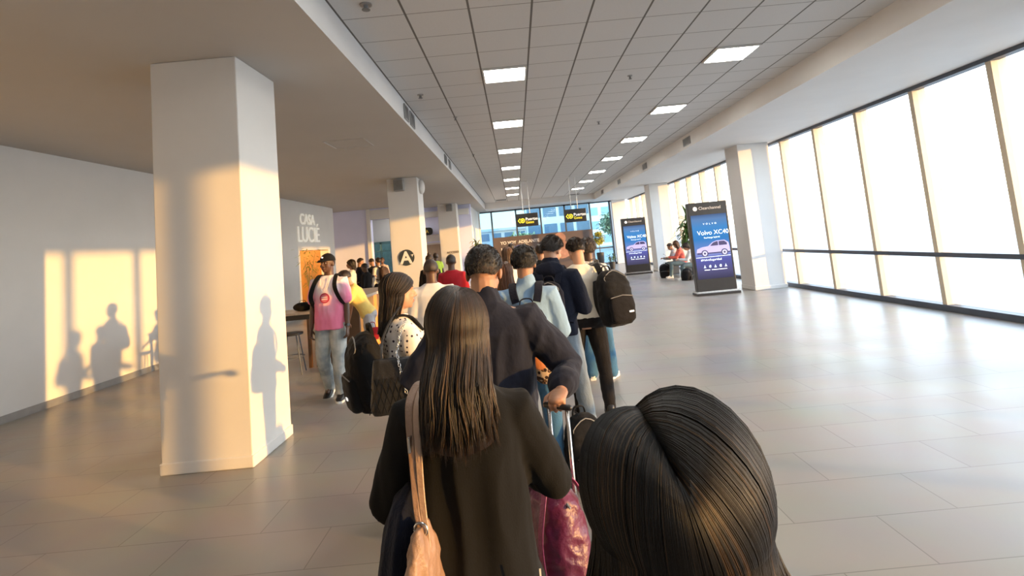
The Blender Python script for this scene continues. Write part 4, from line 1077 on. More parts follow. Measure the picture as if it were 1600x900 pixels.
for k in (-1, 1):
    tt = MB().box(-.036, .036, .006, .0075, -.006+k*.012, .004+k*.012).build('print_bar', MATS['plain_white'], dk)
wl = MB(); wl.tube([PK.U @ Vector(p) for p in ((-.06, .10, 1.46), (-.045, .150, 1.36), (0, .165, 1.29), (.045, .150, 1.36), (.06, .10, 1.46))], .004, 6, sub=4)
wl.build('earphone_cord', MATS['white_shoe'], PK.root)
wt = MB(); wt.cyl((0, 0, -.012), .032, .024, 18); wt.cyl((0, 0.032, -.014), .016, .028, 12); wt = wt.build('wristwatch', BLACKP, PK.root)
dW = (PK.WL-PK.EL).normalized(); wt.location = PK.WL - dW*.02; wt.rotation_euler = dW.to_track_quat('Z', 'Y').to_euler()

# people a little farther along
WT = person('person in a white pinstripe shirt with close-cropped hair, left of the queue',
    (-0.94, 5.85, 0), 6, h=1.60, vox=.010, skin=SK_DARK, bulk=1.1, head=(0, 14, 0), top=dict(mat=C_STRIPE, hem=.88, loose=.024, sl=.012, box=.8), bottom=dict(mat=C_BLKJ), hair=dict(style='short', thick=.006, low=-.6))
RD = person('person in a bright red shirt with short dark hair, beyond the navy shirt',
    (-1.10, 9.0, 0), 0, h=1.60, vox=.012, skin=SK_DARK, bulk=1.12, top=dict(mat=C_RED, hem=.88, loose=.022, sleeve=.45, box=.8), bottom=dict(mat=C_BLKJ), hair=dict(style='short', thick=.008, low=-.6))
HV = person('person in a yellow-green high-visibility vest by the beige door',
    (-2.55, 17.0, 0), 10, h=1.62, vox=.016, skin=SK_DARK, top=dict(mat=mat('hi_vis_yellow', (0.62, 0.80, 0.06), 0.6, 0.08, emit=None), hem=.92, loose=.03, sleeve=.2, box=.8), bottom=dict(mat=C_NAVYK), hair=dict(style='short', thick=.008))
person('person in dark clothes with a small hair bun, just beyond the white pinstripe shirt', (-1.78, 11.0, 0), 0, h=1.62, vox=.014, skin=SK_DARK, top=dict(mat=C_BLACK), bottom=dict(mat=C_BLKJ), hair=dict(style='bun', bun=(0, -.05, .13)))
# queue ahead, only heads showing
GRP = None
for lb, x, y, h_, rz, tm, bm_, sk, hr, fem in (
    ('person with cropped hair and pale top, far ahead between navy and light blue shirts', -.46, 10.0, 1.60, 20, C_CREAM, C_BLKJ, SK_DARK, dict(style='short', thick=.008), False),
    ('person with long brown hair, ahead and just left of the light blue shirt', -.16, 9.1, 1.63, 10, C_WHITE, C_BLUEJ, SK_TAN, dict(style='long', tip=1.28, wx=.09, wy=.07, yoff=-.05, amax=120, n=160, w=.006, clumps=40, mats=[H_MID, H_LIGHT, H_MID]), True),
    ('short person with reddish-brown hair just left of the light blue shirt', -.15, 5.75, 1.49, 0, C_BLKJ, C_BLACK, SK_TAN, dict(style='long', tip=1.12, wx=.09, wy=.07, yoff=-.04, amax=120, n=260, w=.004, clumps=40, mats=[H_MID, hairmat('hair_auburn', (.13, .045, .02)), H_MID]), True),
    ('person with black hair and a white collar, far ahead right of the light blue shirt', .30, 10.3, 1.60, -5, C_WHITE, C_BLKJ, SK_DARK, dict(style='short', thick=.010), False),
    ('person with dark hair in a black top, ahead, touching the left of the navy sweater', .40, 9.2, 1.63, 15, C_BLACK, C_BLKJ, SK_BROWN, dict(style='short', thick=.014), False),
    ('person with fair hair far ahead under the advert wall lettering', .22, 12.0, 1.66, -10, C_LBLUE, C_GREYJ, SK_FAIR, dict(style='short', thick=.014, mats=[hairmat('hair_sandy', (.32, .22, .12))]*3), False),
    ('person in a blue top far ahead at the left end of the advert wall', -.12, 13.0, 1.70, 0, cloth('royal_blue', (.05, .08, .42)), C_BLKJ, SK_DARK, dict(style='short', thick=.010), False),
    ('person in dark clothes far ahead, farthest of the queue', .65, 14.0, 1.66, 12, C_BLACK, C_BLKJ, SK_DARK, dict(style='short', thick=.012), False)):
    person(lb, (x, y, 0), rz, h=h_, female=fem, vox=.014, skin=sk, top=dict(mat=tm, hem=.9), bottom=dict(mat=bm_), hair=hr)
# far left group near the teal doors
for lb, x, y, h_, rz, tm, bm_, sk, hr, fem, hd in (
    ('person with long dark hair and pale top, beside the cap of the pink T-shirt', -4.30, 14.0, 1.66, 100, C_WHITE, C_BLKJ, SK_BROWN, dict(style='long', tip=1.35, wx=.09, wy=.07, yoff=-.05, amax=120, n=120, w=.006, clumps=30), True, (0, 0, 0)),
    ('person in dark navy, leftmost of the group leaning together by the far wall', -4.72, 16.2, 1.68, -60, C_NAVYK, C_NAVYK, SK_BROWN, dict(style='short', thick=.012), False, (0, 20, 0)),
    ('person in black bending the head down, centre of the group by the far wall', -4.62, 17.3, 1.64, 50, C_BLACK, C_BLKJ, SK_BROWN, dict(style='short', thick=.014), False, (0, 35, 0)),
    ('person in a dark jacket with arms forward, right of the far-wall group', -4.20, 15.0, 1.52, 70, C_BLKJ, C_BLACK, SK_DARK, dict(style='short', thick=.012), False, (0, 30, 0)),
    ('person in a pale pink shirt standing beside the teal door, half behind the pillar', -5.05, 20.3, 1.62, 180, cloth('pale_pink', (.6, .42, .38)), C_NAVYK, SK_DARK, dict(style='short', thick=.010), False, (0, 0, 0))):
    person(lb, (x, y, 0), rz, h=h_, female=fem, vox=.014, skin=sk, head=hd, top=dict(mat=tm, hem=.9), bottom=dict(mat=bm_), hair=hr,
           armR=((.2, .4, -.9), (-.2, .9, .1), (0, 0, -1), 30))
FB = person('person in a white shirt with a brown backpack, by the teal doors', (-4.32, 16.8, 0), 60, h=1.64, vox=.012, skin=SK_BROWN, top=dict(mat=C_WHITE, hem=.92, loose=.02), bottom=dict(mat=C_NAVYK), hair=dict(style='short', thick=.012))
backpack('dark brown backpack on the person in white by the teal doors', worn_matrix(FB, .93, -.14), .34, .50, .22, mat('brown_nylon', (.05, .025, .018), .7, .2), straps=worn_straps(FB), vox=.016)
# person leaning on the cafe counter
YL = person('person in a yellow top bending forward behind the pink T-shirt', (-2.28, 8.15, 0), 100, h=1.60, female=True, vox=.009, skin=SK_TAN, lean=28, head=(0, 10, 0),
    armL=((-.3, .5, -.8), (0, .8, -.3), (0, 0, -1), 20), armR=((.15, .30, -1), (0, .25, -1), (-1, 0, 0), 20),
    top=dict(mat=cloth('yellow_cotton', (.75, .55, .16)), hem=.93, sleeve=.3, sl=.01), bottom=dict(mat=cloth('grey_trousers', (.40, .40, .42))), hair=dict(style='short', thick=.012))
# seated trio by the right windows
def seated(label, loc, rz, h, fem, tm, bm_, sk, hr, lean=14, **kw):
    return person(label, loc, rz, h=h, female=fem, vox=.011, skin=sk, lean=lean, head=kw.get('head', (0, 20, 0)),
        armL=((-.15, .5, -.85), (.35, .9, .1), (0, 0, -1), 35), armR=((.15, .5, -.85), (-.35, .9, .1), (0, 0, -1), 35),
        legL=((-.10, 1, -.02), (-.02, .18, -1), 6, 0), legR=((.10, 1, -.02), (.02, .12, -1), -6, 0), top=dict(mat=tm, hem=.92, loose=.016), bottom=dict(mat=bm_, loose=.012), shoes=dict(mat=WSHOE, sole=WSHOE), hair=hr)
C_GJ = cloth('teal_grey_denim', (.10, .15, .17), .15, .4, 150)
SE1 = seated('person in grey looking at a phone, leftmost of the three sitting by the windows', (5.72, 19.55, 0), 75, 1.58, False, cloth('soft_grey', (.30, .28, .30)), C_GJ, SK_BROWN, dict(style='short', thick=.014))
SE2 = seated('person in a coral red top with long brown hair, middle of the three sitting', (5.78, 18.95, 0), 78, 1.70, True, cloth('coral_top', (.55, .10, .07)), C_GJ, SK_TAN, dict(style='long', tip=.80, wx=.10, wy=.07, yoff=-.05, amax=125, n=260, w=.005, clumps=40, mats=[H_MID, H_LIGHT, H_BROWN]))
SE3 = seated('person in a white T-shirt sitting by the windows next to the near kiosk', (5.78, 17.75, 0), 82, 1.62, True, C_WHITE, C_GJ, SK_BROWN, dict(style='long', tip=.95, wx=.09, wy=.06, yoff=-.04, amax=110, n=200, w=.005, clumps=40), lean=18)

t = thing('red_bag', 'small red bag in the hand of the person in yellow', 'bag', (-2.20, 8.0, .50))
b = MB(); b.loft([[(hw*math.copysign(abs(math.cos(q))**.6, math.cos(q)), hd*math.copysign(abs(math.sin(q))**.6, math.sin(q)), z) for q in [2*PI*i/16 for i in range(16)]] for z, hw, hd in ((0, .08, .04), (.08, .10, .05), (.17, .09, .03))]); b.build('bag_body', C_RED, t, smooth=True)
b = MB(); b.tube([(-.05, 0, .16), (-.03, 0, .24), (.03, 0, .24), (.05, 0, .16)], .005, 6, sub=3); b.build('handle', C_RED, t)
# ------------------------------------------------------------------ bags
backpack('large black backpack on the person in the polka-dot blouse', worn_matrix(W3, .90, -.10, tilt=9), .32, .46, .22, C_BLACK, C_BLACK, .009, worn_straps(W3, .006, w0=.07, cut=5), tab=True)
backpack('dark backpack on the person in the light blue shirt', worn_matrix(LB, .88, -.14), .28, .44, .13, C_NAVYK, C_BLACK, .010, worn_straps(LB, .018, w0=.095))
backpack('black backpack on the person in the navy sweater', worn_matrix(HO, .97, -.15), .25, .40, .12, C_NAVYK, C_NAVYK, .010, worn_straps(HO, .018))
backpack('large black backpack on the right shoulder of the person in the cream shirt',
    Matrix.Translation((0.84, 5.20, 0.84)) @ Matrix.Rotation(R(22), 4, 'Z') @ Matrix.Rotation(R(-5), 4, 'X'), .33, .52, .24, C_BLACK, C_BLKJ, .009,
    [([Vector(p) for p in ((0.80, 5.17, 1.27), (0.77, 5.17, 1.36), (0.755, 5.28, 1.43), (0.77, 5.40, 1.38), (0.79, 5.45, 1.25), (0.83, 5.40, 1.08), (0.83, 5.24, .96))], (1, 0, .3)),
     ([Vector(p) for p in ((0.72, 5.19, 1.27), (0.70, 5.13, 1.15), (0.71, 5.13, 1.03), (0.75, 5.17, .92))], (.6, -.8, 0))], tab=True)
backpack('grey and black backpack on the person with flared jeans', worn_matrix(BH, .96, -.15, x=.06), .32, .48, .22, cloth('charcoal_nylon', (.05, .055, .06)), C_BLACK, .010, worn_straps(BH))
# backpacks on the floor
def FM(x, y, rz, tilt=0, z=0.0): return Matrix.Translation((x, y, z)) @ Matrix.Rotation(R(rz), 4, 'Z') @ Matrix.Rotation(R(tilt), 4, 'X')
backpack('black backpack standing on the floor ahead of the trolley case', FM(.315, 4.02, 18, 4), .30, .47, .22, C_BLACK, C_BLACK, .009)
backpack('black backpack on the floor by the leftmost sitting person', FM(5.22, 19.35, -20, 4), .40, .50, .28, C_BLACK, C_BLKJ, .014, group=None)
backpack('round black backpack on the floor in front of the sitting person in white', FM(5.28, 17.82, 60, 12), .46, .42, .34, C_BLACK, C_BLKJ, .014)
PK_BP = backpack('black backpack on the person in the pink T-shirt', worn_matrix(PK, .97, -.16), .28, .42, .16, C_BLACK, C_BLACK, .012, worn_straps(PK, .034, w0=.100))

# quilted handbag with chain
W = root_matrix(W3)
t = thing('handbag', 'black quilted leather handbag with chain hanging in front of the backpack', 'handbag', (-0.755, 3.10, .825), R(8))
b = MB(); rr = []
for z, hw, hd in ((0, .12, .045), (.03, .135, .06), (.16, .125, .05), (.27, .110, .03), (.30, .105, .018)):
    rr.append([(hw*math.copysign(abs(math.cos(q))**.5, math.cos(q)), hd*math.copysign(abs(math.sin(q))**.6, math.sin(q)), z) for q in [2*PI*i/24 for i in range(24)]])
b.loft(rr); o = add_obj('bag_body', remesh(b, 'bag_body', BLKL, .007, 3, .003, (10, 10, 10)), t)
b = MB()
for k in range(-3, 4): b.tube([(.0+k*.034-.03, -.060, .02), (k*.034+.03, -.052, .20)], .0022, 4); b.tube([(.0+k*.034+.03, -.060, .02), (k*.034-.03, -.052, .20)], .0022, 4)
b.build('quilting', C_BLACK, t)
b = MB()
CH = [Vector((.09, -.045, .03)), Vector((.07, -.06, .12)), Vector((.05, -.055, .22)), Vector((.03, -.03, .33)), Vector((.05, .02, .42)), Vector((.09, .10, .50))]
n = 0
for i in range(len(CH)-1):
    for k in range(5):
        p = CH[i].lerp(CH[i+1], k/5); d = (CH[i+1]-CH[i]).normalized()
        M = Matrix.Translation(p) @ d.to_track_quat('Z', 'Y').to_matrix().to_4x4() @ Matrix.Rotation(R(90*(n % 2)), 4, 'Z'); n += 1
        b.tube([(.007*math.cos(q), 0, .012*math.sin(q)) for q in [2*PI*j/10 for j in range(11)]], .0022, 5, M=M, ends=False)
b.build('chain', SILVER, t, smooth=True)
b = MB(); ribbon(b, [(-.06, 0, .29), (-.05, .06, .40), (.0, .14, .50), (.05, .22, .56)], .012, .004, (1, 0, 0)); b.build('strap', BLKL, t)

# tan shoulder bag of the woman in front
t = thing('shoulder_bag', 'tan leather shoulder bag hanging beside the black-brown cardigan', 'handbag', (-.292, 1.36, .765), R(78))
b = MB(); rr = []
for z, hw, hd in ((0, .06, .012), (.02, .09, .028), (.10, .105, .036), (.20, .085, .028), (.26, .05, .018), (.285, .03, .010)):
    rr.append([(hw*math.copysign(abs(math.cos(q))**.7, math.cos(q)), hd*math.copysign(abs(math.sin(q))**.8, math.sin(q)), z) for q in [2*PI*i/28 for i in range(28)]])
b.loft(rr); add_obj('bag_body', remesh(b, 'bag_body', TANL, .004, 2, .010, (22, 22, 9)), t)
Mi = (Matrix.Translation(t.location) @ Matrix.Rotation(R(80), 4, 'Z')).inverted()
b = MB(); ribbon(b, [Mi @ Vector(p) for p in ((-.280, 1.62, 1.02), (-.285, 1.64, 1.16), (-.296, 1.60, 1.30), (-.302, 1.52, 1.345), (-.313, 1.445, 1.325), (-.314, 1.415, 1.28), (-.308, 1.395, 1.18), (-.300, 1.37, 1.08), (-.292, 1.36, 1.045))], .030, .005, (Mi.to_3x3() @ Vector((1, 0, -.1))), sub=6, w1=.012)
b.build('strap', TANL, t, smooth=False)
b = MB(); ribbon(b, [Mi @ Vector(p) for p in ((-.282, 1.52, 1.347), (-.290, 1.452, 1.332), (-.294, 1.415, 1.29), (-.291, 1.395, 1.20), (-.286, 1.375, 1.10), (-.276, 1.358, 1.00), (-.268, 1.352, .90), (-.266, 1.35, .80))], .020, .005, (Mi.to_3x3() @ Vector((1, 0, -.1))), sub=6, w1=.014)
b.build('second_strap', mat('pale_leather', (.38, .25, .175), .4, .1, 10, .3, 90), t)
b = MB(); rc = Mi @ Vector((-.290, 1.358, 1.040))
M = Matrix.Translation(rc) @ Matrix.Rotation(R(90), 4, 'Z')
b.tube([(.016*math.cos(q), 0, .016*math.sin(q)) for q in [2*PI*j/14 for j in range(15)]], .0035, 6, M=M, ends=False); b.build('ring', SILVER, t, smooth=True)
b = MB(); b.box(-.012, .012, -.004, .004, -.02, .02, M=Matrix.Translation(Mi @ Vector((-.311, 1.400, 1.225)))); b.build('slider', SILVER, t, bevel=.003)
# navy jacket over the arm
b = MB(); rr = []
for z, cx, hw, hd in ((1.10, -.325, .02, .05), (1.06, -.340, .045, .09), (.98, -.355, .060, .11), (.86, -.370, .070, .12), (.72, -.378, .075, .125), (.60, -.375, .070, .12), (.56, -.375, .05, .09)):
    rr.append([(cx + hw*math.cos(q)*(1+.12*math.sin(q*5)), 1.50 + hd*math.sin(q)*(1+.10*math.sin(q*7+1)), z) for q in [2*PI*i/40 for i in range(40)]])
b.loft(rr); o = add_obj('jacket', remesh(b, 'jacket', C_NAVYK, .007, 3, .008, (12, 12, 1.5))); tag(o, 'dark navy jacket hanging over the left arm beside the tan bag', 'jacket')

palm = root_matrix(M1) @ (M1.WR + Vector((-.20, -.80, -.10)).normalized()*.085 + Vector((0, 0, -.028)))
# trolley case with magenta bag on top
CR = R(-38); c0 = Matrix.Rotation(CR, 3, 'Z') @ Vector((0, .07, 0))
t = thing('suitcase', 'trolley suitcase with a long silver pull handle held by the person in navy', 'suitcase', (palm.x-c0.x, palm.y-c0.y, 0), CR)
MB().box(-.17, .17, -.11, .11, .05, .50).build('case_body', mat('case_black', (.02, .02, .022), .5, .15, 10, .2, 60), t, bevel=.03)
b = MB()
for sx in (-.042, .042): b.cyl((sx, .07, .50), .0075, palm.z-.505, 10)
b.build('pull_rods', SILVER, t, smooth=True)
MB().tube([(-.055, .07, palm.z), (.055, .07, palm.z)], .012, 10).build('grip', BLACKP, t, smooth=True)
for sx, sy in ((-.14, -.08), (.14, -.08), (-.14, .08), (.14, .08)):
    b = MB(); b.tube([(sx-.010, sy, .025), (sx+.010, sy, .025)], .022, 12); b.build('wheel', BLACKP, t)
t = thing('holdall', 'magenta nylon holdall with pink handles standing on the trolley suitcase', 'bag', (palm.x-.055, palm.y-.10, .50), R(-66))
b = MB(); rr = []
for z, hw, hd in ((0, .13, .07), (.03, .165, .10), (.16, .15, .10), (.28, .125, .075), (.33, .09, .035)):
    rr.append([(hw*math.copysign(abs(math.cos(q))**.7, math.cos(q)), hd*math.copysign(abs(math.sin(q))**.8, math.sin(q)), z) for q in [2*PI*i/24 for i in range(24)]])
b.loft(rr); add_obj('bag_body', remesh(b, 'bag_body', C_MAG, .008, 3, .010, (12, 12, 10)), t)
for sy in (-.06, .06):
    b = MB(); ribbon(b, [(-.10, sy*1.6, .02), (-.095, sy*1.75, .18), (-.08, sy*1.2, .31), (-.03, sy*.6, .37), (.03, sy*.6, .37), (.08, sy*1.2, .31), (.095, sy*1.75, .18), (.10, sy*1.6, .02)], .035, .006, (1, 0, 0)); b.build('handle', C_PINKS, t)
b = MB(); b.tube([(-.13, 0, .285), (0, 0, .315), (.13, 0, .285)], .005, 6, sub=3); b.build('zipper', VENT, t)
# bag glimpsed between the navy shirt and its arm
t = thing('tote_bag', 'leopard-print bag with orange-brown leather flap under the arm of the navy shirt', 'handbag', (.095, 2.76, 1.07))
b = MB(); b.ell((0, 0, 0), (.075, .05, .085), 16); add_obj('bag_body', remesh(b, 'bag_body', C_LEO, .007, 2, .006), t)
b = MB(); rr = []
for z, hw, hd in ((-.085, .018, .012), (-.06, .043, .024), (0, .050, .030), (.07, .038, .024), (.10, .014, .012)): rr.append([(hw*math.cos(q), hd*math.sin(q), z) for q in [2*PI*i/20 for i in range(20)]])
b.loft(rr, M=Matrix.Translation((-.052, -.045, .085)) @ Matrix.Rotation(R(-22), 4, 'Y')); b.build('flap', mat('orange_leather', (.50, .17, .05), .35, .12, 8, .2, 50), t, smooth=True)
b = MB(); ribbon(b, [(-.03, 0, .08), (-.07, -.04, .20), (-.09, -.13, .32)], .02, .005, (1, 0, 0)); b.build('strap', MATS['orange_leather'], t)

# phone in the hands of the leftmost sitter
t = thing('phone', 'dark phone held by the leftmost sitting person', 'phone', (5.27, 19.42, .79), R(75))
MB().box(-.036, .036, -.004, .004, -.07, .07, M=Matrix.Rotation(R(-50), 4, 'X')).build('phone_case', BLACKP, t, bevel=.003)

# ================================================================== FURNITURE, PLANTS, OUTSIDE
# cafe counter
t = thing('cafe_counter', 'orange wood cafe counter with a pale top left of the queue', 'counter', (-3.05, 10.1, 0))
MB().box(-.42, .44, -1.15, 1.15, 1.01, 1.06).build('counter_top', WOODL, t, bevel=.006)
MB().box(-.34, .36, -1.08, 1.04, .08, 1.01).build('front_panel', WOODO, t)
MB().box(-.36, .38, 1.04, 1.12, 0, 1.01).build('end_panel', WOODD, t); MB().box(-.36, .38, -1.14, -1.08, 0, 1.01).build('end_panel', WOODD, t)
MB().box(-.30, .33, -1.05, 1.0, 0, .08).build('plinth', BLACKP, t)
t = thing('cafe_table', 'wooden cafe table with dark edge at the left margin', 'table', (-4.05, 9.25, 0))
MB().box(-.75, .62, -.35, .35, .86, .90).build('table_top', WOODL, t, bevel=.005)
MB().box(-.73, .60, -.33, .33, .78, .86).build('apron', BLACKP, t)
for sx in (-.68, .55):
    for sy in (-.29, .29): MB().box(sx-.025, sx+.025, sy-.025, sy+.025, 0, .78).build('leg', WOODD, t)
t = thing('laptop_bag', 'black soft bag lying on the cafe table at the left margin', 'bag', (-3.66, 9.15, .90))
b = MB(); b.ell((0, 0, .07), (.17, .10, .075), 18); add_obj('bag_body', remesh(b, 'bag_body', C_BLACK, .01, 2, .008), t)
b = MB(); ribbon(b, [(-.06, 0, .12), (-.04, 0, .17), (.04, 0, .17), (.06, 0, .12)], .02, .006, (0, 1, 0)); b.build('handle', C_BLACK, t)
def stool(x, y, rz, label):
    t = thing('bar_stool', label, 'stool', (x, y, 0), R(rz), 'thin-legged bar stools by the cafe table')
    b = MB(); b.cyl((0, 0, .60), .17, .035, 24); b.build('seat', BLACKP, t, bevel=.006)
    for a in (45, 135, 225, 315):
        c, s_ = math.cos(R(a)), math.sin(R(a)); MB().tube([(c*.12, s_*.12, .60), (c*.22, s_*.22, .012)], .010, 8).build('leg', FRAME, t, smooth=True)
    pts = [(.175*math.cos(R(a)), .175*math.sin(R(a)), .27) for a in range(0, 361, 15)]
    MB().tube(pts, .007, 6, ends=False).build('foot_ring', FRAME, t, smooth=True)
stool(-3.62, 8.55, 10, 'black thin-legged bar stool at the left margin, nearest the viewer')
stool(-4.3, 8.6, 30, 'black thin-legged bar stool, left of the one at the margin')
# window bench under the sitters
t = thing('bench', 'long grey bench under the right windows', 'bench', (6.02, 18.95, 0))
MB().box(-.30, .03, -1.6, 1.7, .37, .42).build('seat', GREYM, t, bevel=.01)
for yy in (-1.4, 0, 1.5): MB().box(-.26, .0, yy-.04, yy+.04, 0, .37).build('leg', FRAME, t)
# plants
LEAF = mat('leaf_green', (.075, .14, .03), .5, .35, 12, stretch=(1, 1, 1)); LEAFY = mat('leaf_yellow_green', (.42, .38, .04), .55, .3, 12)
LEAFO = mat('leaf_olive', (.17, .22, .05), .55, .35, 12)
POT = mat('charcoal_pot', (.03, .032, .035), .5, .15); SOIL = mat('soil', (.03, .02, .012), .9, .3, 30)
def leaf(mb, p, d, L, wd, droop, n=6):
    d = Vector(d).normalized(); sd = d.cross(Vector((0, 0, 1))); sd = sd.normalized() if sd.length > .01 else Vector((1, 0, 0))
    rr = []; q = Vector(p); dd = d.copy()
    vs = []; fs = []
    for i in range(n+1):
        t_ = i/n; ww = wd*math.sin(PI*min(.97, .12+t_*.86))**.8
        up = sd.cross(dd).normalized(); vs += [q - sd*ww + up*ww*.25, q.copy(), q + sd*ww + up*ww*.25]
        dd = (dd + Vector((0, 0, -droop/n))).normalized(); q = q + dd*L/n
    for i in range(n):
        a = i*3; fs += [(a, a+1, a+4, a+3), (a+1, a+2, a+5, a+4)]
    mb.add(vs, fs)
def plant(label, loc, kind, seed, height, rad, leafm, potr=.20, poth=.42, n=70, name='potted_plant'):
    rnd = random.Random(seed); t = thing(name, label, 'plant', loc)
    MB().cyl((0, 0, 0), potr*.75, poth, 24, r2=potr).build('pot', POT, t, smooth=False)
    MB().cyl((0, 0, poth-.02), potr*.93, .025, 20).build('soil', SOIL, t)
    st = MB(); lf = MB()
    if kind == 'palm':
        for i in range(5):
            a = rnd.uniform(0, 2*PI); hh = height*rnd.uniform(.6, .85); top_ = Vector((math.cos(a)*.10, math.sin(a)*.10, hh))
            st.tube([(math.cos(a)*.05, math.sin(a)*.05, poth), (math.cos(a)*.09, math.sin(a)*.09, hh*.6), top_], [.018, .014, .012], 6, sub=3)
            for k in range(n//5):
                az = rnd.uniform(0, 2*PI); el = rnd.uniform(-.1, 1.3); d = (math.cos(az)*math.cos(el), math.sin(az)*math.cos(el), math.sin(el))
                leaf(lf, top_ - Vector((0, 0, rnd.random()*height*.25)), d, rad*rnd.uniform(.7, 1.15), max(.020, rad*.06), 1.5)
    else:
        st.tube([(0, 0, poth), (.01, .0, height-rad)], [.02, .014], 8)
        for k in range(n):
            q = Vector((rnd.gauss(0, 1), rnd.gauss(0, 1), rnd.gauss(0, 1))).normalized()
            p = Vector((0, 0, height-rad)) + q*rad*rnd.uniform(.35, .85)
            leaf(lf, p, q + Vector((rnd.uniform(-.5, .5), rnd.uniform(-.5, .5), rnd.uniform(-.3, .5))), rad*.42, rad*.085, .6, 4)
        for k in range(10):
            q = Vector((rnd.gauss(0, 1), rnd.gauss(0, 1), abs(rnd.gauss(0, 1)))).normalized(); st.tube([(0, 0, height-rad*1.3), Vector((0, 0, height-rad)) + q*rad*.6], [.008, .004], 5)
    st.build('stem', WOODD, t, smooth=True); lf.build('foliage', leafm, t, smooth=True)
    return t
plant('green leafy plant beside the sunlit wall left of the far windows', (-1.60, 22.0, 0), 'palm', 3, 2.35, .42, LEAFO, n=200)
plant('round yellow-leaved plant in a dark pot at the far right windows', (4.15, 27.0, 0), 'ball', 4, 1.90, .33, LEAFY, .19, .85, 420)
t2 = plant('tall green palm by the windows behind the sitting people, left of the near kiosk', (6.32, 19.7, 0), 'palm', 8, 2.6, .60, LEAF, .2, .42, 150)
plant('low green plant in the dark planter under the yellow ball plant', (4.62, 26.6, 0), 'palm', 9, .95, .25, LEAF, .16, .35, 60)
t = thing('dried_twig_arrangement', 'tall pale twig arrangement in the orange cafe opening', 'plant', (-5.95, 15.5, 0))
b = MB(); b.loft([[(r_*math.cos(q), r_*math.sin(q), z) for q in [2*PI*i/20 for i in range(20)]] for r_, z in ((.10, 0), (.16, .2), (.17, .4), (.10, .62), (.07, .72), (.09, .76))]); b.build('vase', mat('cream_vase', (.55, .42, .28), .4, .05), t, smooth=True)
b = MB(); rnd = random.Random(2)
for k in range(26):
    a = rnd.uniform(0, 2*PI); r_ = rnd.uniform(.1, .36); z = rnd.uniform(1.5, 2.1); tip = Vector((math.cos(a)*r_, math.sin(a)*r_, z))
    b.tube([(0, 0, .6), (tip.x*.3, tip.y*.3, .6+(z-.6)*.5), tip], [.006, .005, .002], 4, sub=3)
b.build('twigs', mat('pale_twig', (.42, .36, .14), .7, .2), t)
b = MB()
for k in range(120):
    a = rnd.uniform(0, 2*PI); r_ = rnd.uniform(.05, .36); z = rnd.uniform(1.0, 2.1); leaf(b, (math.cos(a)*r_*z/2, math.sin(a)*r_*z/2, z), (math.cos(a), math.sin(a), rnd.uniform(-.5, .6)), .12, .018, .8, 4)
b.build('leaves', mat('dried_leaf', (.40, .42, .08), .7, .3), t)
# cafe opening: warm pendant lamps over a shelf inside
for k, (px, py) in enumerate(((-8.2, 17.6), (-8.2, 18.9))):
    t = thing('pendant_lamp', 'warm pendant lamp inside the orange cafe opening, ' + ('nearer' if k == 0 else 'farther'), 'lamp', (px, py, 0), group=None)
    MB().cyl((0, 0, 2.35), .15, .18, 20, r2=.04).build('shade', BLACKP, t)
    MB().cyl((0, 0, 2.5), .005, 1.15, 6).build('cord', BLACKP, t)
    b = MB(); b.ell((0, 0, 2.33), (.05, .05, .05), 12); b.build('bulb', mat('warm_bulb', (1, .7, .4), .5, 0, emit=(1, .55, .2), estr=500), t, smooth=True)
t = thing('shelf_unit', 'wooden shelf unit inside the orange cafe opening', 'shelf', (-9.15, 18.2, 0))
for z in (.4, .9, 1.4, 1.9): MB().box(-.2, .2, -1.0, 1.0, z, z+.04).build('shelf', WOODL, t)
for yy in (-1.0, .96): MB().box(-.2, .2, yy, yy+.04, 0, 2.0).build('side_panel', WOODD, t)

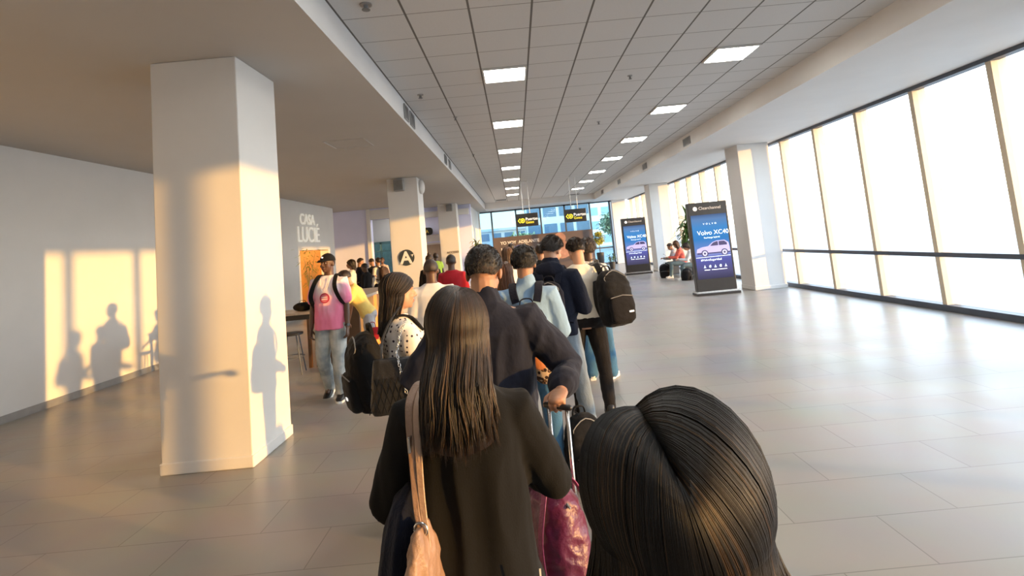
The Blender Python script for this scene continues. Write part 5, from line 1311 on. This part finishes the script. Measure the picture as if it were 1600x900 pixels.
# outside, beyond the far windows
CON = mat('pale_render', (.62, .62, .62), .8, .05, .3); BLU = mat('building_glass_blue', (.10, .16, .24), .2, .1)
def building(label, x, y, wx, wy, h, rows, cols, m=CON, wm=BLU, frac=.7):
    t = thing('building', label, 'building', (x, y, -.2))
    MB().box(-wx/2, wx/2, 0, wy, 0, h).build('wall', m, t)
    MB().box(-wx/2-.3, wx/2+.3, -.3, wy, h, h+.4).build('roof_edge', m, t)
    fh = h/rows; fw = wx/cols
    for r_ in range(rows):
        for c_ in range(cols):
            a = -wx/2 + c_*fw + fw*(1-frac)/2
            MB().box(a, a+fw*frac, -.06, .02, r_*fh+fh*.25, r_*fh+fh*.82).build('window', wm, t)
building('pale building with rows of dark blue windows beyond the far glazing', 6.2, 75, 9, 8, 6.8, 3, 4, frac=.8)
building('white office block seen through the right pane of the far windows', 17.5, 95, 9, 10, 17, 7, 4, mat('white_render', (.8, .8, .8), .8, .04), mat('sky_glass', (.30, .45, .60), .2, .1))
building('low pale warehouse beyond the left panes of the far windows', -4, 90, 12, 8, 4.2, 2, 6, mat('grey_render', (.5, .5, .52), .8, .05))
def tree(label, x, y, h, r_, seed):
    rnd = random.Random(seed); t = thing('tree', label, 'tree', (x, y, -.2), group=None)
    b = MB(); b.tube([(0, 0, 0), (.1, 0, h*.35), (0, .1, h*.6)], [.28, .2, .12], 8, sub=3)
    for k in range(7):
        a = rnd.uniform(0, 2*PI); b.tube([(0, 0, h*(.3+.04*k)), (math.cos(a)*r_*.6, math.sin(a)*r_*.6, h*(.55+.05*k))], [.1, .04], 6)
    b.build('trunk', WOODD, t, smooth=True)
    lf = MB()
    for k in range(1400):
        q = Vector((rnd.gauss(0, 1), rnd.gauss(0, 1), rnd.gauss(0, 1))).normalized()*rnd.uniform(.55, 1)
        q = q*(1+.25*noise.noise(q*2.5+Vector((seed, 0, 0))))
        p = Vector((q.x*r_, q.y*r_, h*.68+q.z*h*.32)); leaf(lf, p, (rnd.gauss(0, 1), rnd.gauss(0, 1), rnd.gauss(0, .6)), .55, .16, .4, 2)
    lf.build('crown', mat('tree_leaf', (.35, .42, .26), .6, .35, 2), t)
tree('bushy tree left of the far building beyond the windows', 0.9, 72, 3.1, 2.4, 1)
tree('tall tree beyond the rightmost far pane', 13.2, 70, 5.0, 2.2, 3)
